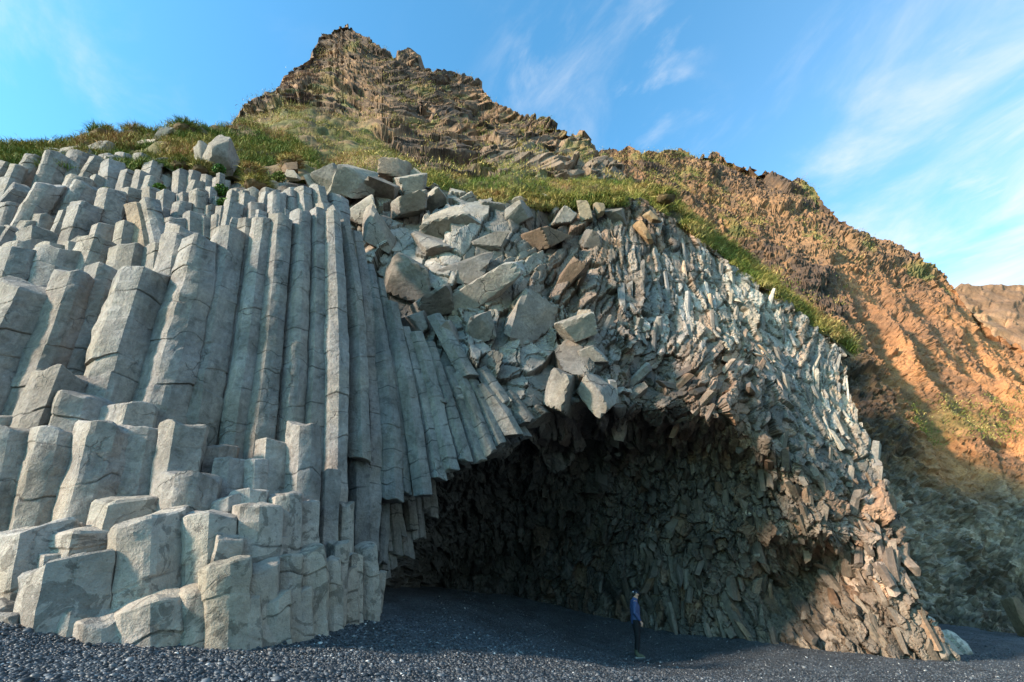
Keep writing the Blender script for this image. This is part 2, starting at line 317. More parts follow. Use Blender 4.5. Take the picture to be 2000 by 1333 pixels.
#@@HILLS
def build_hills():
    # ---- far hill
    far_d = lambda x, y: 115 - (y-560)*0.12
    xs = np.arange(1780, 2120, 2.0)
    def dfar(V, x, y): return 1.2*facets(V*0.25, 3)[0] + 1.5*fbm(V*0.05, 4, 5)
    V, F, C, n, _, _ = patch(xs, prof([(1780, 590), (1840, 566), (1880, 558), (1950, 557), (2120, 566)]), prof([(1780, 760), (2120, 900)]), far_d, 90, dfar,
        colf=lambda V, n, x, y: lerp((.20, .12, .07), (.33, .20, .11), ss(-.4, .4, fbm(V*.08, 4, 8) + (y-600)/150)))
    obj('far_hill', mesh_np('far_hill', V, F, C, M_CLAY), kind='structure')
    # ---- middle hillside with the ochre cliff
    md = TPS([(1150,300,58),(1190,290,60),(1330,292,62),(1450,318,62),(1590,365,60),(1720,470,56),(1860,555,54),(1940,640,52),(2060,720,50),
              (1200,380,40),(1300,400,42),(1400,450,44),(1500,520,42),(1600,600,40),(1680,600,42),(1800,650,42),(1900,760,41),(2060,850,38),
              (1650,700,37),(1680,800,34.5),(1750,900,32.5),(1720,1000,30),(1850,950,33),(1780,1100,29),(1860,1215,27.5),(1990,1238,27.5),(2060,1245,27.5),(1900,1100,30),(2000,1000,33),(2060,1050,31),(1950,1150,29.5),
              (1570,480,47),(1590,540,43),(1640,540,45.5),(1600,1280,30),(1500,1000,36),(1400,800,38),(1300,600,38)])
    top = prof([(1120,330),(1150,300),(1190,290),(1225,290),(1260,300),(1330,292),(1400,302),(1450,318),(1500,330),(1560,350),(1590,365),(1620,405),(1660,440),(1720,470),(1780,500),(1830,530),(1860,555),(1900,600),(1940,640),(2060,715)])
    def clay(V, x, y):           # 1 inside the smooth ochre face
        e = (x-1640)*0.75 - (y-560)*0.35
        w = ss(-25, 40, e)*ss(520, 600, y + 0.12*(1900-x))
        return w*(1-ss(900, 1010, y-0.10*(x-1700)))
    def dmid(V, x, y):
        k = clay(V, x, y); f1, e1 = facets(V*0.42, 11, 0.9); f2, e2 = facets(V*1.25, 12, 0.9); f3, _ = facets(V*np.array([.16, .16, .10]), 13, .6)
        rough = (1-0.85*k)
        # gullies running down the ochre face
        s = V[:, 0]*0.8 - V[:, 1]*0.45
        g = 1.5*np.abs(vnoise(np.stack([s*0.30, V[:, 2]*0.045, 0*s], -1), 21)) + 0.5*np.abs(vnoise(np.stack([s*0.8, V[:, 2]*0.12, 0*s], -1), 22))
        f4, _ = facets(V*3.6, 17, .9); f5, _ = facets(V*np.array([1.5, 1.5, 2.6]), 18, 1.0)
        return rough*.45*f1 + .40*f1*k + .5*f3*k + 1.2*f3*rough + 0.9*fbm(V*0.09, 4, 15)*rough - 1.3*k*g, rough*(.36*f5 + .20*f4) + k*(.06*f4 + .10*f5)
    def cmid(V, n, x, y):
        k = clay(V, x, y); a = fbm(V*0.10, 5, 41); b = fbm(V*0.45, 4, 43)
        sp = facets(V*1.6, 47)[0]; rock = lerp((.20, .118, .062), (.068, .048, .036), ss(-.5, .6, a + .5*b + .9*sp))
        och = lerp((.36, .175, .075), (.22, .115, .058), ss(-.4, .4, fbm(V*np.array([.25, .25, .08]), 4, 44)))
        c = rock*(1-k[:, None]) + och*k[:, None]
        low = ss(870, 1010, y-0.10*(x-1700) + 40*a)                    # dark tuff at the foot
        dark = lerp((.10, .08, .06), (.29, .235, .18), ss(-.4, .7, fbm(V*.5, 4, 45) + .9*sp))
        c = c*(1-low[:, None]) + dark*low[:, None]
        gr = ss(.12, .35, fbm(V*0.22, 4, 46) + .5*n[:, 2] - .5 - .3*k - .5*low + .22*np.exp(-((x-1880)/90)**2-((y-815)/35)**2)*3)
        gr = gr*np.clip(1-ss(560, 640, y) + np.exp(-((x-1880)/90)**2-((y-815)/30)**2), 0, 1)
        gcol = lerp((.075, .10, .03), (.20, .15, .05), ss(-.3, .3, b))
        return c*(1-.75*gr[:, None]) + gcol*.75*gr[:, None]
    xs = np.arange(1120, 2066, 2.4)
    jag = lambda x: 5*vnoise(np.stack([x*.03, 0*x, 0*x], -1), 3) + 3.5*vnoise(np.stack([x*.11, 0*x, 0*x], -1), 4)
    V, F, C, n, PX, PY = patch(xs, top, prof([(1120, 480), (1250, 520), (1500, 800), (1650, 1290), (2066, 1290)]), md, 400, dmid, colf=cmid, jag=jag)
    mid = obj('hillside', mesh_np('hillside', V, F, C, M_HILL), kind='structure')
    # ---- pointed peak
    pd = TPS([(400,262,30),(480,225,38),(540,180,43),(600,110,48),(670,45,52),(745,100,52),(820,135,50),(970,212,46),(1100,255,42),(1230,350,36),(1280,380,30),
              (1230,395,24),(1000,372,21),(850,352,20.5),(740,335,19),(600,345,18),(480,335,17.5),(600,270,25),(700,240,34),(560,220,32),(850,250,38),(1000,300,33),(1100,330,30),(700,300,25),(780,300,27),(400,385,17.2),(500,385,17.4),(600,388,17.8),(700,388,18.4),(800,388,18.9),(860,402,19.6),(1000,422,20.4),(1150,432,21.5),(1300,432,23)])
    ptop = prof([(400,262),(440,250),(480,225),(540,180),(575,140),(600,108),(615,85),(630,65),(650,55),(672,45),(700,62),(720,80),(745,100),(765,108),(785,105),(800,104),(815,120),(822,136),(860,145),(885,146),(910,150),(930,162),(945,175),(955,195),(972,212),(1000,218),(1040,222),(1070,236),(1100,255),(1140,278),(1170,300),(1205,322),(1225,345),(1245,375),(1300,400)])
    def turf_mask(x, y):         # the grassy shoulder below the peak
        edge = np.interp(x, [400, 480, 600, 700, 760, 820, 1000, 1100, 1200, 1300], [240, 232, 208, 235, 285, 335, 352, 350, 350, 362])
        return ss(-6, 14, y-edge)
    def strata(V, x):
        # curved columnar strata: flow angle turns from level (left) to steep (right)
        ang = np.interp(x, [480, 650, 760, 900, 1100, 1230], [R(-8), R(2), R(26), R(42), R(50), R(46)])
        wx = V[:, 0] + 1.2*vnoise(V*.12, 57); wz = (V[:, 2]-42 + 1.2*vnoise(V*.12, 58))*.7
        a = wx*np.cos(ang) + wz*np.sin(ang); b = -wx*np.sin(ang) + wz*np.cos(ang)
        q = np.stack([a*0.22, b*1.3, V[:, 1]*0.12], -1)
        f1, e1 = facets(q, 51, .8); f2, e2 = facets(np.stack([a*.45, b*2.2, V[:, 1]*.2], -1), 52, .8)
        return f1, f2, e1, e2
    def dpk(V, x, y):
        t = turf_mask(x, y); f1, f2, _, _ = strata(V, x); f3, _ = facets(V*.16, 53, .7)
        return (1.0*f3 + 1.1*fbm(V*.09, 4, 54))*(1-t) + t*(.42*fbm(V*.5, 3, 55) + .3*np.abs(vnoise(V*1.0, 56))), (.50*f1 + .30*f2)*(1-t)
    def cpk(V, n, x, y):
        t = turf_mask(x, y); a = fbm(V*.13, 4, 60); b = fbm(V*.6, 4, 61)
        f1, f2, e1, e2 = strata(V, x); c = lerp((.235, .15, .09), (.08, .058, .043), ss(-.5, .6, a*.7 + b*.5 + .5*f2))*(.45+.55*ss(.02, .16, e2)*(.6+.4*ss(.01, .10, e1)))[:, None]
        strip = ss(260, 300, y)*ss(900, 1000, x); c = c*(1-.5*strip[:, None]) + np.array((.25, .20, .15))*.5*strip[:, None]
        g = ss(.05, .4, fbm(V*.3, 4, 62) + 1.1*n[:, 2] - .78)
        gc = lerp((.16, .12, .045), (.10, .115, .035), ss(-.3, .3, fbm(V*.5, 3, 63)))
        c = c*(1-.7*g[:, None]) + gc*.7*g[:, None]
        soil = lerp((.10, .095, .032), (.17, .12, .06), ss(-.25, .3, fbm(V*.6, 4, 64)))
        return c*(1-t[:, None]) + soil*t[:, None]
    xs = np.arange(400, 1300, 1.8)
    jag = lambda x: 4*vnoise(np.stack([x*.05, 0*x, 0*x], -1), 13) + 2.5*vnoise(np.stack([x*.16, 0*x, 0*x], -1), 14)
    V2, F2, C2, n2, PX2, PY2 = patch(xs, ptop, prof([(400,345),(600,372),(700,374),(800,374),(860,390),(960,404),(1100,412),(1250,402),(1300,415)]), pd, 400, dpk, colf=cpk, jag=jag)
    pk = obj('peak', mesh_np('peak', V2, F2, C2, M_HILL), kind='structure')
    # ---- turf bank above the columns on the left
    bd = TPS([(-60,310,16),(60,295,17),(200,268,18),(350,252,19),(480,228,24),(-60,350,14.2),(100,330,14.6),(200,330,15),(300,340,15),(400,360,14.8),(500,380,14.8),(600,380,15.2),(450,310,17.5),(560,320,18.5)])
    btop = prof([(-80,318),(0,308),(60,297),(110,290),(160,274),(190,266),(240,271),(300,262),(350,254),(400,262),(440,254),(480,238),(560,262),(620,320)])
    def dbk(V, x, y): return .45*fbm(V*.55, 3, 70) + .40*np.abs(vnoise(V*1.0, 71))
    V3, F3, C3, n3, PX3, PY3 = patch(np.arange(-80, 622, 3.0), btop, prof([(-80,345),(150,345),(300,348),(420,362),(622,366)]), bd, 50, dbk,
        colf=lambda V, n, x, y: lerp((.085, .075, .03), (.13, .095, .05), ss(-.3, .3, fbm(V*.6, 4, 72))))
    bank = obj('turf_bank', mesh_np('turf_bank', V3, F3, C3, M_SOIL, 180), kind='structure')
    return dict(mid=(V, n, PX, PY), peak=(V2, n2, PX2, PY2, turf_mask), bank=(V3, n3, PX3, PY3))
hills = build_hills()

# ------------------------------------------------------------------ basalt columns
def column_geo(path, width, front, e=0.5, df=0.28, sides=None, rough=0.02, rnd_edge=0.10, seg=0.14, joints=(0.5, 1.3), tilt=(0, 0), btilt=(0, 0), dome=0.04, seed=0, swirl=0.0, depthk=0.62, pinch=0.03, jd=.28):
    """prism swept along path (bottom -> top). width: per path point. front: unit vector to viewer. e: place of the front arris (0 left .. 1 right)"""
    r = np.random.default_rng(seed)
    path = np.asarray(path, float); width = np.asarray(width, float)
    d = np.concatenate([[0], np.cumsum(np.linalg.norm(np.diff(path, axis=0), axis=1))]); Ltot = d[-1]
    n = max(3, int(Ltot/seg)+1); s = np.linspace(0, Ltot, n)
    js = []; z = r.uniform(*joints)*r.uniform(.3, 1)
    while z < Ltot-.12: js.append(z); z += r.uniform(*joints)
    for z in js: s = np.concatenate([s, [z-.032, z, z+.032]])
    s = np.unique(np.round(s, 4)); n = len(s)
    if len(path) > 2:          # smooth the polyline a little
        dd = np.linspace(0, Ltot, 60); P = np.stack([np.interp(dd, d, path[:, k]) for k in range(3)], -1)
        for _ in range(12): P[1:-1] = .25*P[:-2]+.5*P[1:-1]+.25*P[2:]
        P = np.stack([np.interp(s, dd, P[:, k]) for k in range(3)], -1)
    else: P = np.stack([np.interp(s, d, path[:, k]) for k in range(3)], -1)
    w = np.interp(s, d, width)
    T = unit(np.gradient(P, axis=0)) if n > 2 else np.repeat(unit(path[-1]-path[0])[None], n, 0)
    fr = np.repeat(np.asarray(front, float)[None], n, 0); bvec = unit(fr - (fr*T).sum(-1, keepdims=True)*T); avec = np.cross(T, bvec)
    # outline
    ex = e-.5
    pts = [(-.5, -.02), (ex, df), (.5, -.02), (.40, -depthk*.75), (0, -depthk), (-.40, -depthk*.75)]
    if e > .62: pts.insert(1, (-.5+e*.42, df*.80))
    elif e < .38: pts.insert(2, (ex+(1-e)*.55, df*.85))
    elif r.random() < .35: pts.insert(2, (ex+(1-e)*.55, df*.62+.03))
    pts = np.array(pts); pts = pts + r.normal(0, .018, pts.shape)
    m = len(pts); ring = []
    for i in range(m):                                     # chamfered corner + 2 face points
        a, b, c = pts[i-1], pts[i], pts[(i+1) % m]
        la, lc = np.linalg.norm(a-b), np.linalg.norm(c-b); k = rnd_edge
        ring += [b+(a-b)/la*min(k, .35*la), b*(1-.0)+((a-b)/la+(c-b)/lc)*k*.16, b+(c-b)/lc*min(k, .35*lc), (b+c)/2]
    ring = np.array(ring); m = len(ring)
    # per-drum shifts, grooves
    shift = np.zeros((n, 2)); sc = np.ones(n); cur = np.zeros(2); jn = 0; rot = 0; rots = np.zeros(n)
    for i in range(n):
        while jn < len(js) and s[i] > js[jn]+.001: jn += 1; cur = r.normal(0, .012, 2); rot = r.normal(0, .018)
        shift[i] = cur; rots[i] = rot
        if js and np.min(np.abs(s[i]-np.array(js))) < .004: sc[i] = 1-pinch
    A = ring[None, :, 0]*np.cos(rots)[:, None] - ring[None, :, 1]*np.sin(rots)[:, None] + shift[:, :1]
    B = ring[None, :, 0]*np.sin(rots)[:, None] + ring[None, :, 1]*np.cos(rots)[:, None] + shift[:, 1:]
    A = A*sc[:, None]*w[:, None]; B = B*sc[:, None]*w[:, None]
    # end tilts: shear the last metre of rows
    tz = (A*tilt[0] + B*tilt[1]); bz = (A*btilt[0] + B*btilt[1])
    k1 = np.clip((s-(Ltot-.6*min(1, Ltot)))/(.6*min(1, Ltot)), 0, 1)[:, None]; k0 = np.clip(1-s/(.6*min(1, Ltot)), 0, 1)[:, None]
    ph = np.arange(m)/m*2*np.pi; wav = w[:, None]*.17*(vnoise(np.stack([np.repeat(np.cos(ph)[None]*1.1, n, 0).ravel(), np.repeat(np.sin(ph)[None]*1.1, n, 0).ravel(), np.repeat(s*.8, m)], -1)+seed*3.1, 33)).reshape(n, m)
    tz = tz*1.0; V = P[:, None, :] + wav[..., None]*T[:, None, :] + A[..., None]*avec[:, None, :] + B[..., None]*bvec[:, None, :] + (tz*k1+bz*k0)[..., None]*T[:, None, :]
    q = V.reshape(-1, 3); cen = np.repeat(P, m, 0); rad = unit(q-cen); wf = np.repeat(w, m)
    q = q + rad*(wf*rough*(fbm(q*2.2+seed*.37, 3, 5) + .6*vnoise(q*8+seed, 6) - .9*np.clip(vnoise(q*3.3+seed*1.9, 16)-.45, 0, 1)))[:, None]
    if swirl: q = q + rad*(wf*swirl*fbm(q*1.1+seed*.7, 3, 15))[:, None]
    V = q.reshape(n, m, 3)
    allv = [V.reshape(-1, 3)]; faces = []
    i = (np.arange(n-1)[:, None]*m + np.arange(m)[None, :]); j = (np.arange(n-1)[:, None]*m + (np.arange(m)[None, :]+1) % m)
    faces.append(np.stack([i, j, j+m, i+m], -1).reshape(-1, 4))
    tris = []; base = n*m
    for end, sgn in ((n-1, 1), (0, -1)):                    # rounded caps: two inset rings and a centre
        ringv = V[end]; c = ringv.mean(0); prev = end*m + np.arange(m); Wd = w[end]
        for kk, (ins, up) in enumerate(((.93, .022+dome*.2), (.55, .022+dome))):
            nv = c + (ringv-c)*ins + T[end]*sgn*Wd*up; nv = nv + T[end]*(Wd*.035*vnoise(nv*3.1+seed, 8))[:, None]
            allv.append(nv); cur_i = base + np.arange(m); base += m
            f = np.stack([prev, np.roll(prev, -1), np.roll(cur_i, -1), cur_i], -1); faces.append(f if sgn > 0 else f[:, ::-1]); prev = cur_i
        allv.append((c + T[end]*sgn*Wd*(.022+dome*1.1))[None]); ci = base; base += 1
        f = np.stack([prev, np.roll(prev, -1), np.full(m, ci)], -1); tris.append(f if sgn > 0 else f[:, ::-1])
    jf = np.ones(n)
    for i in range(n):
        if js and np.min(np.abs(s[i]-np.array(js))) < .004: jf[i] = jd
    gate = ss(-.25, .3, vnoise(allv[0]*1.7+seed*5.3, 44)); fac = np.ones(base); fac[:n*m] = 1-(1-np.repeat(jf, m))*gate
    return np.concatenate(allv), [np.concatenate(faces), np.concatenate(tris)], fac

G_COL = (.205, .199, .189)
def jitter_col(c, k=.12): 
    f = 1+rnd.uniform(-k, k); return tuple(min(.9, x*f*(1+rnd.uniform(-.008, .008))) for x in c)
seed_i = [0]
def px_column(parent, pts, w, Y, e=.5, ext=0.0, name='basalt_column', col=G_COL, mat=None, front=None, **kw):
    """pts: photo points bottom -> top; w: width(s) in photo px; Y: distance (scalar or one per point)"""
    seed_i[0] += 1; sd_ = seed_i[0]
    pts = np.array(pts, float); Ys = np.broadcast_to(np.asarray(Y, float), (len(pts),)); ws = np.broadcast_to(np.asarray(w, float), (len(pts),))
    P = W(pts[:, 0], pts[:, 1], Ys); wm = ws*mpp(pts[:, 0], pts[:, 1], Ys)
    if ext: 
        dirn = unit(P[0]-P[1]); P = np.vstack([P[0]+dirn*ext, P]); wm = np.concatenate([[wm[0]], wm])
    if front is None:
        v = -P[len(P)//2]; v = np.array([v[0]*.30, v[1], 0]); front = unit(v)
    V, F, fac = column_geo(P, wm, front, e, seed=sd_, **kw)
    c = np.array(jitter_col(col))
    me = mesh_np(name, V, F, c[None]*fac[:, None], mat or M_COL, 13)
    return obj(name, me, parent)

# ------------------------------------------------------------------ left cliff
def build_column_cliff():
    # rock core behind the columns
    cd = TPS([(-120,1250,9.2),(0,1000,10),(0,700,11.2),(0,500,12.6),(0,380,14.5),(250,1200,9.6),(250,850,10.8),(250,600,11.6),(250,480,13),(250,370,15),
              (450,1200,9.8),(450,900,11.4),(450,600,12),(450,440,13.3),(450,370,15),(620,1180,11.2),(620,900,12.7),(620,600,13),(620,420,15),(620,370,16.5),
              (720,1150,13),(720,900,14),(720,600,15.4),(740,400,17.5),(680,450,16),(-120,700,11.3),(-120,400,14.5)])
    V, F, C, n, _, _ = patch(np.arange(-120, 742, 6.0), prof([(-120, 360), (742, 360)]), prof([(-120, 1300), (742, 1240)]), cd, 150,
        lambda V, x, y: .25*facets(V*1.2, 81)[0], colf=lambda V, n, x, y: np.repeat(np.array([[.13, .128, .12]]), len(V), 0))
    root = obj('column_cliff', mesh_np('column_cliff', V, F, C, M_COL), kind='structure')
    cc = lambda *a, **k: px_column(root, *a, **k)
    # main wall, left to right: points bottom -> top, widths, distance, arris
    main = [
     ([(-70,860),(-5,690),(58,562)], [118,105,96], 9.7, .56), ([(38,850),(86,715),(146,537)], [80,76,68], 9.9, .58), ([(105,850),(150,715),(205,527)], [86,80,70], 10.35, .5),
     ([(185,850),(225,700),(278,530)], [104,100,88], 10.0, .64), ([(262,850),(310,690),(358,450)], [80,76,62], 10.75, .5), ([(300,850),(335,700),(372,560),(391,469)], [104,96,80,62], 10.3, .46),
     ([(378,860),(388,808),(412,661),(437,525),(446,450)], [78,74,70,58,56], 10.75, .66), ([(424,860),(433,808),(455,661),(475,525),(485,432)], [44,44,42,40,36], 11.15, .5),
     ([(452,905),(462,808),(484,661),(501,525),(513,430)], [50,47,44,38,36], 11.0, .64), ([(500,905),(511,808),(528,661),(541,525),(549,424)], [60,56,46,44,42], 11.1, .50),
     ([(558,905),(565,808),(576,661),(583,525),(588,415)], [56,54,49,42,39], 11.45, .52), ([(609,960),(613,808),(618,661),(620,525),(621,412)], [48,47,38,34,33], 11.7, .5),
     ([(654,960),(656,808),(657,661),(653,525),(648,418)], [44,44,43,36,29], 11.75, .68), ([(702,895),(700,808),(697,661),(685,525),(667,430)], [42,40,38,32,24], 12.2, .62),
     ([(716,1080),(727,860),(721,750),(711,580),(693,455)], [46,42,36,32,26], 12.75, .5),
     ([(762,975),(757,850),(747,740),(730,610),(714,520)], [50,48,44,34,28], 12.9, .75), ([(789,962),(780,850),(768,740),(752,620),(738,545)], [30,28,26,24,20], 13.15, .6),
     ([(826,968),(815,880),(797,767),(780,680),(762,590)], [36,36,33,30,26], 13.1, .55), ([(856,935),(841,850),(822,767),(806,710),(788,640)], [32,31,29,27,24], 13.35, .5),
     ([(883,918),(866,850),(848,767),(832,710),(812,648)], [31,30,29,28,25], 13.35, .45), ([(909,900),(894,850),(872,780),(852,720),(836,668)], [30,30,28,27,26], 13.5, .55),
     ([(935,900),(918,850),(892,770),(872,720)], [30,30,30,28], 13.75, .5), ([(957,885),(938,840),(912,775),(893,728)], [29,29,29,26], 13.75, .55),
     ([(977,868),(958,825),(935,775),(915,735)], [27,28,28,26], 13.9, .5), ([(1004,850),(985,815),(960,780),(938,752)], [34,33,30,28], 13.9, .6),
     ([(916,735),(890,690),(846,615)], [34,32,26], 13.7, .5), ([(985,788),(962,755),(938,720)], [30,30,26], 13.95, .55), ([(1030,825),(1012,800),(985,768)], [32,32,28], 14.2, .5),
     ([(760,640),(742,600),(722,540)], [30,28,22], 13.5, .5), ([(697,1130),(700,1000),(702,840)], [46,44,40], 12.55, .45), ([(742,1100),(745,1030),(748,940)], [30,30,28], 13.4, .5)]
    for i, (p, w, Y, e) in enumerate(main):
        hang = i >= 13
        p = np.array(p, float); w = np.array(w, float)*1.04
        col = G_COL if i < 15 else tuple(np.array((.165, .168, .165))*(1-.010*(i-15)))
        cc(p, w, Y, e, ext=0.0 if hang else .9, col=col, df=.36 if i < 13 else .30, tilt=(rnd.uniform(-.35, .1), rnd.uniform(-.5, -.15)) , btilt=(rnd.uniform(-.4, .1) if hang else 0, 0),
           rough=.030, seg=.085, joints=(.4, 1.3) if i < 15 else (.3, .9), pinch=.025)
    # hanging stubs below the lip of the fan
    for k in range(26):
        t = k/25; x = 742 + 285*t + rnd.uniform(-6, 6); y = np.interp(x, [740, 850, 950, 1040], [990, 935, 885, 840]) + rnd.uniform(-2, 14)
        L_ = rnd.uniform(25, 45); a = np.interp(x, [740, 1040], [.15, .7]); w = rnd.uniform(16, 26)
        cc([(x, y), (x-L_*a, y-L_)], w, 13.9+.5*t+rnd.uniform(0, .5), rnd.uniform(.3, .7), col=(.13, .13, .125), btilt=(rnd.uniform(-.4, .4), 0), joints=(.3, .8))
    # upper-left terraces, read off the photograph (zoom origin 0,280 scale 4.4425)
    S = 4.4425
    up1 = [(70,190,-30,330,130,.5),(160,200,20,520,110,.5),(320,130,170,390,190,.35),(500,120,400,390,210,.32),(420,370,200,760,190,.3),(690,110,640,300,200,.35),(880,150,770,330,200,.4),(980,180,960,380,180,.45),
           (1120,240,1080,400,130,.5),(1240,260,1200,420,130,.5),(1330,180,1300,280,150,.6),(60,310,0,500,140,.5),(210,400,60,560,180,.4),(100,540,40,740,200,.5),(400,510,280,680,200,.3),(690,300,540,600,200,.35),
           (740,370,620,600,210,.32),(870,310,830,430,140,.4),(760,540,650,850,230,.45),(980,420,900,720,210,.5),(1140,400,1120,520,150,.5),(1290,510,1370,840,150,.4),(1090,700,1050,900,150,.6),(900,720,860,860,180,.4),
           (600,600,520,800,150,.4),(390,630,350,760,160,.5),(1440,430,1430,570,140,.5),(1430,570,1420,680,135,.5),(1570,250,1560,420,130,.5),(1690,250,1650,400,90,.5),(1710,330,1680,420,110,.5),(1710,420,1710,610,130,.5),
           (1590,440,1590,540,100,.5),(1580,530,1550,680,150,.5),(1520,660,1500,800,180,.4),(1680,620,1680,740,170,.45),(1330,300,1290,420,140,.5),(1310,400,1320,560,140,.5),(130,740,60,840,150,.5),(340,780,330,900,290,.45),
           (200,880,180,980,290,.5),(480,900,460,990,250,.5),(30,730,-40,860,140,.5),(1460,830,1440,920,120,.5),(1360,870,1340,960,130,.5),(650,865,640,960,180,.4),(260,690,200,800,160,.5),(700,830,690,900,150,.5)]
    for (a, b, c, d, w, e) in up1:
        x0, y0, x1, y1 = a/S, 280+b/S, c/S, 280+d/S; h = y1-y0
        Y = np.interp(y1, [340, 380, 420, 470, 510], [14.2, 13.4, 12.6, 11.8, 11.2])
        cc([(x1-(x0-x1)*.25, y1+h*.25), (x0, y0)], w/S*1.06, Y, e, ext=.35, tilt=(rnd.uniform(-.3, .15), rnd.uniform(-.6, -.1)), rough=.03, rnd_edge=.13, dome=.07, joints=(.4, 1.2), df=.35, pinch=.035)
    for (a, b, c, d, w, e, Y) in [(830,850,700,1200,300,.55,11.0),(500,950,390,1320,330,.66,10.7),(170,950,0,1420,330,.5,10.4),(1120,920,1060,1230,280,.75,11.0),(1370,890,1330,1250,230,.5,11.1)]:
        cc([(c/S, 280+d/S), (a/S, 280+b/S)], w/S*1.05, Y, e, ext=.8, tilt=(rnd.uniform(-.2, .1), -.25), rough=.022, joints=(.6, 1.3), df=.3)
    up2 = [(40,160,30,330,100,.5),(130,240,110,340,110,.5),(240,240,230,330,80,.5),(360,180,350,300,70,.5),(170,330,150,520,140,.5),(40,450,30,560,170,.4),(280,300,270,400,90,.5),(260,460,250,550,90,.5),(330,390,320,480,90,.5),
           (380,460,350,640,110,.5),(470,340,450,440,100,.5),(480,430,440,640,150,.4),(340,550,330,650,110,.5),(600,370,580,560,120,.4),(670,430,660,590,130,.3),(770,350,750,440,120,.45),(850,360,840,570,150,.4),(950,330,970,520,110,.6),
           (1070,300,1090,500,135,.6),(1190,280,1230,450,130,.6),(500,560,460,660,130,.4),(560,330,550,420,100,.5),(700,500,690,600,110,.5),(930,500,930,560,90,.5),(1240,440,1260,520,110,.6),(1330,470,1400,620,90,.6),(100,520,90,620,110,.5),(230,560,230,660,120,.5)]
    for (a, b, c, d, w, e) in up2:
        x0, y0, x1, y1 = 350+a/S, 300+b/S, 350+c/S, 300+d/S; h = y1-y0
        Y = np.interp(y1, [370, 410, 440], [13.8, 13.1, 12.3])
        cc([(x1-(x0-x1)*.25, y1+h*.3), (x0, y0)], w/S*1.06, Y, e, ext=.3, tilt=(rnd.uniform(-.3, .15), rnd.uniform(-.6, -.1)), rough=.03, rnd_edge=.13, dome=.07, joints=(.4, 1.2), df=.35)
    for k in range(46):
        x = rnd.uniform(-30, 400); y = np.interp(x, [-30, 150, 400], [318, 300, 322]) + rnd.uniform(-6, 12); h = rnd.uniform(30, 60); sl = np.interp(x, [0, 300, 640], [.42, .28, -.1])
        cc([(x-sl*h, y+h), (x, y)], rnd.uniform(24, 40), rnd.uniform(14.6, 15.6), rnd.uniform(.3, .65), ext=.3, tilt=(rnd.uniform(-.3, .2), rnd.uniform(-.6, -.1)), rough=.035, rnd_edge=.14, dome=.07, joints=(.4, 1.1))
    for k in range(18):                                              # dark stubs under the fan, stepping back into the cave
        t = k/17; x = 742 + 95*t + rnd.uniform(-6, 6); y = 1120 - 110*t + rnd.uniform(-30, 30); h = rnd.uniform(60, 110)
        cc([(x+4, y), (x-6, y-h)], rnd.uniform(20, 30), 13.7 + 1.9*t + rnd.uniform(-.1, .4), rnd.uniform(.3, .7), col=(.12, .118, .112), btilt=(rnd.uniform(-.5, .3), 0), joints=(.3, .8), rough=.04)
    # random fill columns in the upper terraces so that no core shows
    for k in range(95):
        x = rnd.uniform(-30, 660); y = rnd.uniform(330, 440) if x < 480 else rnd.uniform(370, 420)
        Y = np.interp(y, [330, 370, 410, 450], [14.9, 14.1, 13.3, 12.5]); h = rnd.uniform(45, 80); sl = np.interp(x, [0, 300, 640], [.42, .28, -.1])
        cc([(x-sl*h, y+h), (x, y)], rnd.uniform(28, 46), Y, rnd.uniform(.3, .65), ext=.3, tilt=(rnd.uniform(-.3, .2), rnd.uniform(-.6, -.1)), rough=.03, rnd_edge=.13, dome=.06, joints=(.4, 1.1))
    # lower stepped blocks
    low = [ # x_top,y_top,x_bot,y_bot,w,e,Y
     (18,842,-20,1040,100,.30,8.9),(114,846,62,1040,92,.32,9.0),(210,838,160,1030,108,.43,9.05),(291,838,258,1010,66,.14,9.35),(357,834,330,985,76,.45,9.3),(370,930,355,1040,104,.42,8.85),
     (243,982,222,1060,114,.45,8.6),(285,1018,276,1200,128,.34,8.15),(404,1010,394,1165,106,.68,8.45),(65,1035,35,1200,138,.55,8.15),(155,1046,140,1110,132,.6,8.3),(132,1100,108,1245,138,.42,7.55),
     (100,1084,96,1115,40,.4,7.95),(143,1088,140,1118,38,.4,7.95),(226,1102,226,1190,40,.45,7.9),
     (500,990,494,1150,84,.3,8.9),(486,962,484,1010,70,.15,9.3),(438,977,436,1020,62,.75,9.0),(447,897,440,990,57,.12,9.75),(496,897,494,975,46,.6,9.9),
     (531,866,526,985,62,.42,10.2),(594,833,588,985,62,.46,10.3),(420,884,412,945,74,.35,10.1),(640,924,630,1150,46,.5,10.7),(554,967,554,1125,66,.4,9.5),(598,985,594,1130,48,.4,9.95),
     (118,735,70,860,104,.66,9.45),(168,778,142,860,94,.66,9.4),(250,792,232,860,90,.62,9.5),(4,818,-10,870,52,.5,9.3),
     (446,1050,428,1130,62,.4,8.35),(545,1045,540,1150,34,.5,9.3),(672,985,668,1160,36,.5,11.2),(690,1085,690,1200,36,.5,11.0),(661,1060,655,1200,40,.5,10.5)]
    for (x0, y0, x1, y1, w, e, Y) in low:
        small = y1-y0 < 70
        cc([(x1, y1), (x0, y0)], w*1.05, Y, e, ext=.45, name='rock_block', mat=M_LOW if y0 > 940 else M_COL, col=(.265, .252, .228) if y0 > 940 else (.225, .216, .20), tilt=(rnd.uniform(-.25, .05), rnd.uniform(-.30, -.08)), rough=.035, swirl=.05 if y0 > 940 else .025,
           rnd_edge=.08, dome=.05, joints=(.9, 2.2) if y0 < 1000 else (.55, 1.3), df=.36, pinch=.02)
